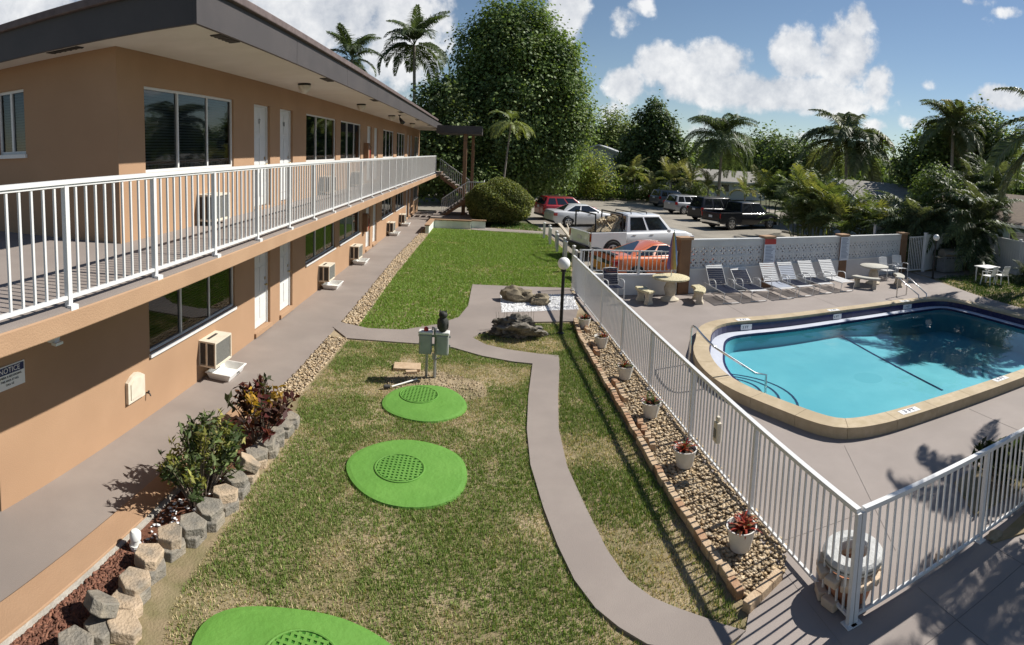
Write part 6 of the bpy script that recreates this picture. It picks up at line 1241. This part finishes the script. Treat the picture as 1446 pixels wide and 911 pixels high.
# potted bromeliads
mat('pot_white', (.68, .665, .62), (.60, .58, .53), 6, .6); mat('pot_soil', (.035, .025, .018), (.06, .045, .03), 30, .95)
ords = ('first', 'second', 'third', 'fourth', 'fifth', 'sixth')
for k, (px, py, s) in enumerate(((826, 466, .95), (850, 494, 1.0), (884, 539, 1.0), (921, 594, 1.0), (970, 666, 1.0), (1051, 786, 1.02))):
    g = G(px, py); g = (g[0], g[1] + .12, .02); rng = np.random.default_rng(200 + k); t = thing('potted_bromeliad', 'white potted bromeliad, %s along the fence from the white gravel bed' % ords[k], 'potted plant', g, 0, 'potted bromeliads along the pool fence')
    MB().lathe([(.10 * s, 0), (.115 * s, .01), (.165 * s, .24 * s), (.175 * s, .27 * s), (.16 * s, .27 * s), (.15 * s, .22 * s), (.02, .215 * s)], g, 24).build('pot', 'pot_white', t, smooth=35); MB().lathe([(.15 * s, .225 * s), (.08, .24 * s), (.01, .245 * s)], g, 16, caps=False).build('soil', 'pot_soil', t)
    for q in range(3 if k == 5 else 2):
        ox, oy = rng.uniform(-.06, .06, 2); V = []; K = []
        for j in range(13):
            a = j * 2.4 + rng.uniform(-.2, .2); e = R(rng.uniform(25, 78)); l = rng.uniform(.14, .24); w = .018; p = np.array([g[0] + ox, g[1] + oy, g[2] + .235 * s]); mx_ = rng.random(); c0 = np.array([.30, .045, .03]) if rng.random() < (.65 if k > 3 else .5) else np.array([.10, .13, .045]); c1 = np.array([.36, .14, .07]) if rng.random() < .4 else c0 * 1.1
            sv = np.array([-sin(a), cos(a), 0])
            for i in range(3):
                u0, u1 = i / 3, (i + 1) / 3; ee0, ee1 = e - .9 * u0 * u0, e - .9 * u1 * u1; pa_ = p; pb_ = p + np.array([cos(a) * cos(ee1), sin(a) * cos(ee1), sin(ee1)]) * l / 3; w0, w1 = w * (1 - u0 ** 3 * .6), w * (1 - u1 ** 2 * .95); V += [pa_ - sv * w0, pa_ + sv * w0, pb_ + sv * w1, pb_ - sv * w1]; K += [c0 * (1 - u0) + c1 * u0] * 2 + [c0 * (1 - u1) + c1 * u1] * 2; p = pb_
        leafmesh('rosette', [(np.array(V), np.array(K))], 'leaf', t)
# retaining blocks
mat('block_grey', (.15, .14, .12), (.25, .225, .185), 9, .95, bump=.9, bscale=35, c3=(.30, .26, .20), scale3=5); mat('block_tan', (.38, .29, .195), (.48, .37, .26), 9, .92, bump=.9, bscale=35, c3=(.22, .19, .15), scale3=4)
hexp = [(-.165, -.03), (-.12, -.13), (.10, -.145), (.17, -.05), (.075, .135), (-.10, .12)]; blks = {}
for nm in ('block_grey', 'block_tan'): o = MB().prism(hexp, 0, .125).build('concrete_block', nm, None, bevel=.012); blks[nm] = o.data; bpy.data.objects.remove(o)
BP = [(-3.20, 3.62, 'g', .34), (-2.98, 3.72, 't', .02), (-3.12, 3.95, 't', .05), (-3.17, 4.13, 't', .24), (-3.24, 4.48, 't', .26), (-3.21, 4.86, 't', .26), (-3.10, 5.15, 'g', .26), (-3.06, 5.50, 'g', .26), (-3.03, 5.84, 't', .26), (-3.04, 6.18, 'g', .25), (-3.03, 6.48, 't', .34), (-3.05, 6.86, 'g', .25), (-3.03, 7.18, 'g', .25), (-3.04, 7.50, 'g', .24), (-3.02, 7.82, 'g', .22), (-3.03, 8.12, 'g', .2)]
rt = thing('retaining_blocks', 'uneven dry stack of grey and tan concrete blocks edging the shrub bed', 'retaining edge', (-3.1, 5.8, 0)); rr = random.Random(9); bl0 = V3(rt.location)
for k, (x, y, c, z) in enumerate(BP):
    me = blks['block_grey' if c == 'g' else 'block_tan']; tilt = .55 if k in (0, 10) else rr.uniform(-.08, .08)
    inst('concrete_block', me, rt, Matrix.Translation(Vector((x, y, max(z - .19, -.02))) - bl0) @ Matrix.Rotation(pi / 2 + rr.uniform(-1.2, 1.2), 4, 'Z') @ Matrix.Rotation(rr.uniform(-.1, .1), 4, 'X') @ Matrix.Rotation(tilt, 4, 'Y'))
    if z > .15: inst('concrete_block', blks['block_grey' if rr.random() < .9 else 'block_tan'], rt, Matrix.Translation(Vector((x + .03 + rr.uniform(-.02, .03), y + rr.uniform(-.04, .04), -.03)) - bl0) @ Matrix.Rotation(pi / 2 + rr.uniform(-.4, .4), 4, 'Z'))
for k in range(2): inst('concrete_block', blks['block_grey'], rt, Matrix.Translation(Vector((-3.12 + k * .05, 3.2 - k * .35, .1)) - bl0) @ Matrix.Rotation(1.2 + k, 4, 'Z'))
t = thing('vent_stub', 'short white plastic vent pipe in the mulch by the kerb', 'pipe', (-3.51, 4.63, 0)); MB().lathe([(.055, -.05), (.055, .14), (.065, .14), (.065, .20), (.045, .225), (.01, .23)], (-3.51, 4.63, 0), 16).build('pipe_cap', 'white_plastic', t, smooth=40); MB().lathe([(.068, .05), (.068, .075)], (-3.51, 4.63, 0), 16).build('pipe_collar', 'white_plastic', t)
# shrubs in the bed
def shrub(name, label, c, stems, per, ll, asp, cols, seed, r=.45, h=.8, m='leaf', ey=1.0):
    rng = np.random.default_rng(seed); rr = random.Random(seed); t = thing(name, label, 'shrub', (c[0], c[1], -.02)); parts = []
    for k in range(stems):
        a = rr.random() * 6.28; q = r * rr.random() ** .6; hh = h * (1 - .45 * (q / r) ** 2) * rr.uniform(.6, 1.05); tp = Vector((c[0] + q * cos(a), c[1] + ey * q * sin(a), hh)); b = Vector((c[0] + .15 * q * cos(a), c[1] + (.15 + (ey - 1) * .8) * q * sin(a), -.02)); md = b.lerp(tp, .36) + Vector((0, 0, .06))
        MB().tube([b, md, tp], [.012, .009, .005], 5).build('stem', 'bark', t)
        n = int(per * rr.uniform(.6, 1.4)); s = rng.random(n) ** .6; ax = np.array(tp) - np.array(md); P = np.array(md) + ax * (s[:, None] * 1.05); d = rng.normal(size=(n, 3)); d[:, 2] = np.abs(d[:, 2]) * .6 + .25 * s; d /= np.linalg.norm(d, axis=1)[:, None]; P = P + d * ll * .55
        cc = np.array(cols[rr.randrange(len(cols))]) * rr.uniform(.8, 1.2); parts.append(leaves(P, ll, cc * rng.uniform(.6, 1.35, (n, 1)), rng, asp, .25, dirs=d, jit=.12))
    leafmesh('foliage', parts, m, t); return t
shrub('green_shrub', 'green and yellow leafed shrub beside the walkway kerb', (-3.36, 5.9), 84, 26, .10, .36, [(.085, .12, .045), (.11, .145, .05), (.07, .10, .04), (.24, .24, .06), (.13, .16, .07), (.30, .28, .09)], 301, r=.46, h=1.0, ey=1.75)
shrub('croton_shrub', 'dark red and yellow leafed croton shrub next to the tan gravel', (-3.24, 7.5), 44, 13, .14, .46, [(.09, .025, .022), (.06, .03, .022), (.40, .24, .04), (.05, .055, .022), (.30, .13, .05), (.13, .035, .03)], 302, r=.5, h=.95, ey=1.45)
# stacked pots in the fence corner
mat('terracotta', (.34, .14, .075), (.42, .19, .11), 6, .85, bump=.3, bscale=30); mat('stone_rim', (.52, .40, .29), (.60, .48, .36), 9, .9, bump=.4, bscale=30)
c = G(1203, 846); c = (c[0] + .02, c[1] + .10, 0); t = thing('terracotta_planter', 'terracotta planter with stone rim in the pool fence corner', 'planter', c); MB().lathe([(.20, 0), (.22, .02), (.29, .26), (.28, .27), (.02, .24)], c, 28).build('planter_body', 'terracotta', t, smooth=30)
for k in range(11): a = 2 * pi * k / 11; MB().obox(Matrix.Translation((c[0] + .29 * cos(a), c[1] + .29 * sin(a), .285)) @ Matrix.Rotation(a, 4, 'Z'), .13, .15, .07).build('rim_stone', 'stone_rim', t, bevel=.012)
for k in range(3): a = 2.2 + k * .6; MB().obox(Matrix.Translation((c[0] + .30 * cos(a), c[1] + .30 * sin(a), .05)) @ Matrix.Rotation(a, 4, 'Z'), .10, .17, .09).build('base_stone', 'stone_rim', t, bevel=.012)
t = thing('white_ring', 'thick grey white stone ring resting on the terracotta planter', 'ring', (c[0] + .05, c[1] + .03, .33)); MB().lathe([(.16, .0), (.30, .0), (.325, .03), (.325, .09), (.30, .12), (.18, .125), (.155, .10), (.16, 0)], (c[0] + .05, c[1] + .03, .335), 32, caps=False).build('ring_body', mat('ring_stone', (.50, .50, .49), (.36, .36, .35), 9, .7, bump=.4, bscale=40), t, smooth=35); MB().lathe([(.328, .045), (.331, .055), (.328, .065)], (c[0] + .05, c[1] + .03, .335), 32, caps=False).build('ring_band', 'grille_grey', t)
# planted bed behind the short fence
struct(MB().prism([(5.9, 4.45), (6.3, 5.2), (9.4, 5.6), (9.4, 4.4)], -.02, .03).build('fence_corner_bed', 'soil')); struct(MB().prism([(5.6, 3.95), (6.9, 4.08), (9.4, 4.15), (9.4, 2.8), (7.4, 3.3)], -.02, .02).build('outer_bed', 'soil'))
shrub('dark_plant', 'dark leafy plant inside the short pool fence', (6.75, 4.72), 30, 22, .16, .4, [(.03, .045, .018), (.045, .06, .02), (.07, .08, .03)], 303, r=.45, h=.7); shrub('pale_plant', 'pale green leafy plant outside the short pool fence', (7.0, 3.86), 22, 20, .13, .45, [(.14, .17, .07), (.08, .11, .04)], 304, r=.35, h=.4)
shrub('leafy_shrub', 'tall leafy shrub growing outside the short fence end', (7.35, 3.45), 46, 22, .13, .5, GM, 305, r=.6, h=2.5)
g = G(1404, 758); rock('flat_rock', 'flat grey rock beside the pale plant outside the fence', (g[0], g[1], 0), (.12, .08, .04), 15, 'rock_tan', sub=3)
rb = thing('rail_clamp', 'small pale stone block at the foot of the short fence post', 'stone', (5.25, 4.0, 0)); g = G(1328, 788); MB().obox(Matrix.Translation((g[0], g[1], .04)) @ Matrix.Rotation(.4, 4, 'Z'), .14, .1, .08).build('stone_body', 'stone_rim', rb, bevel=.012)
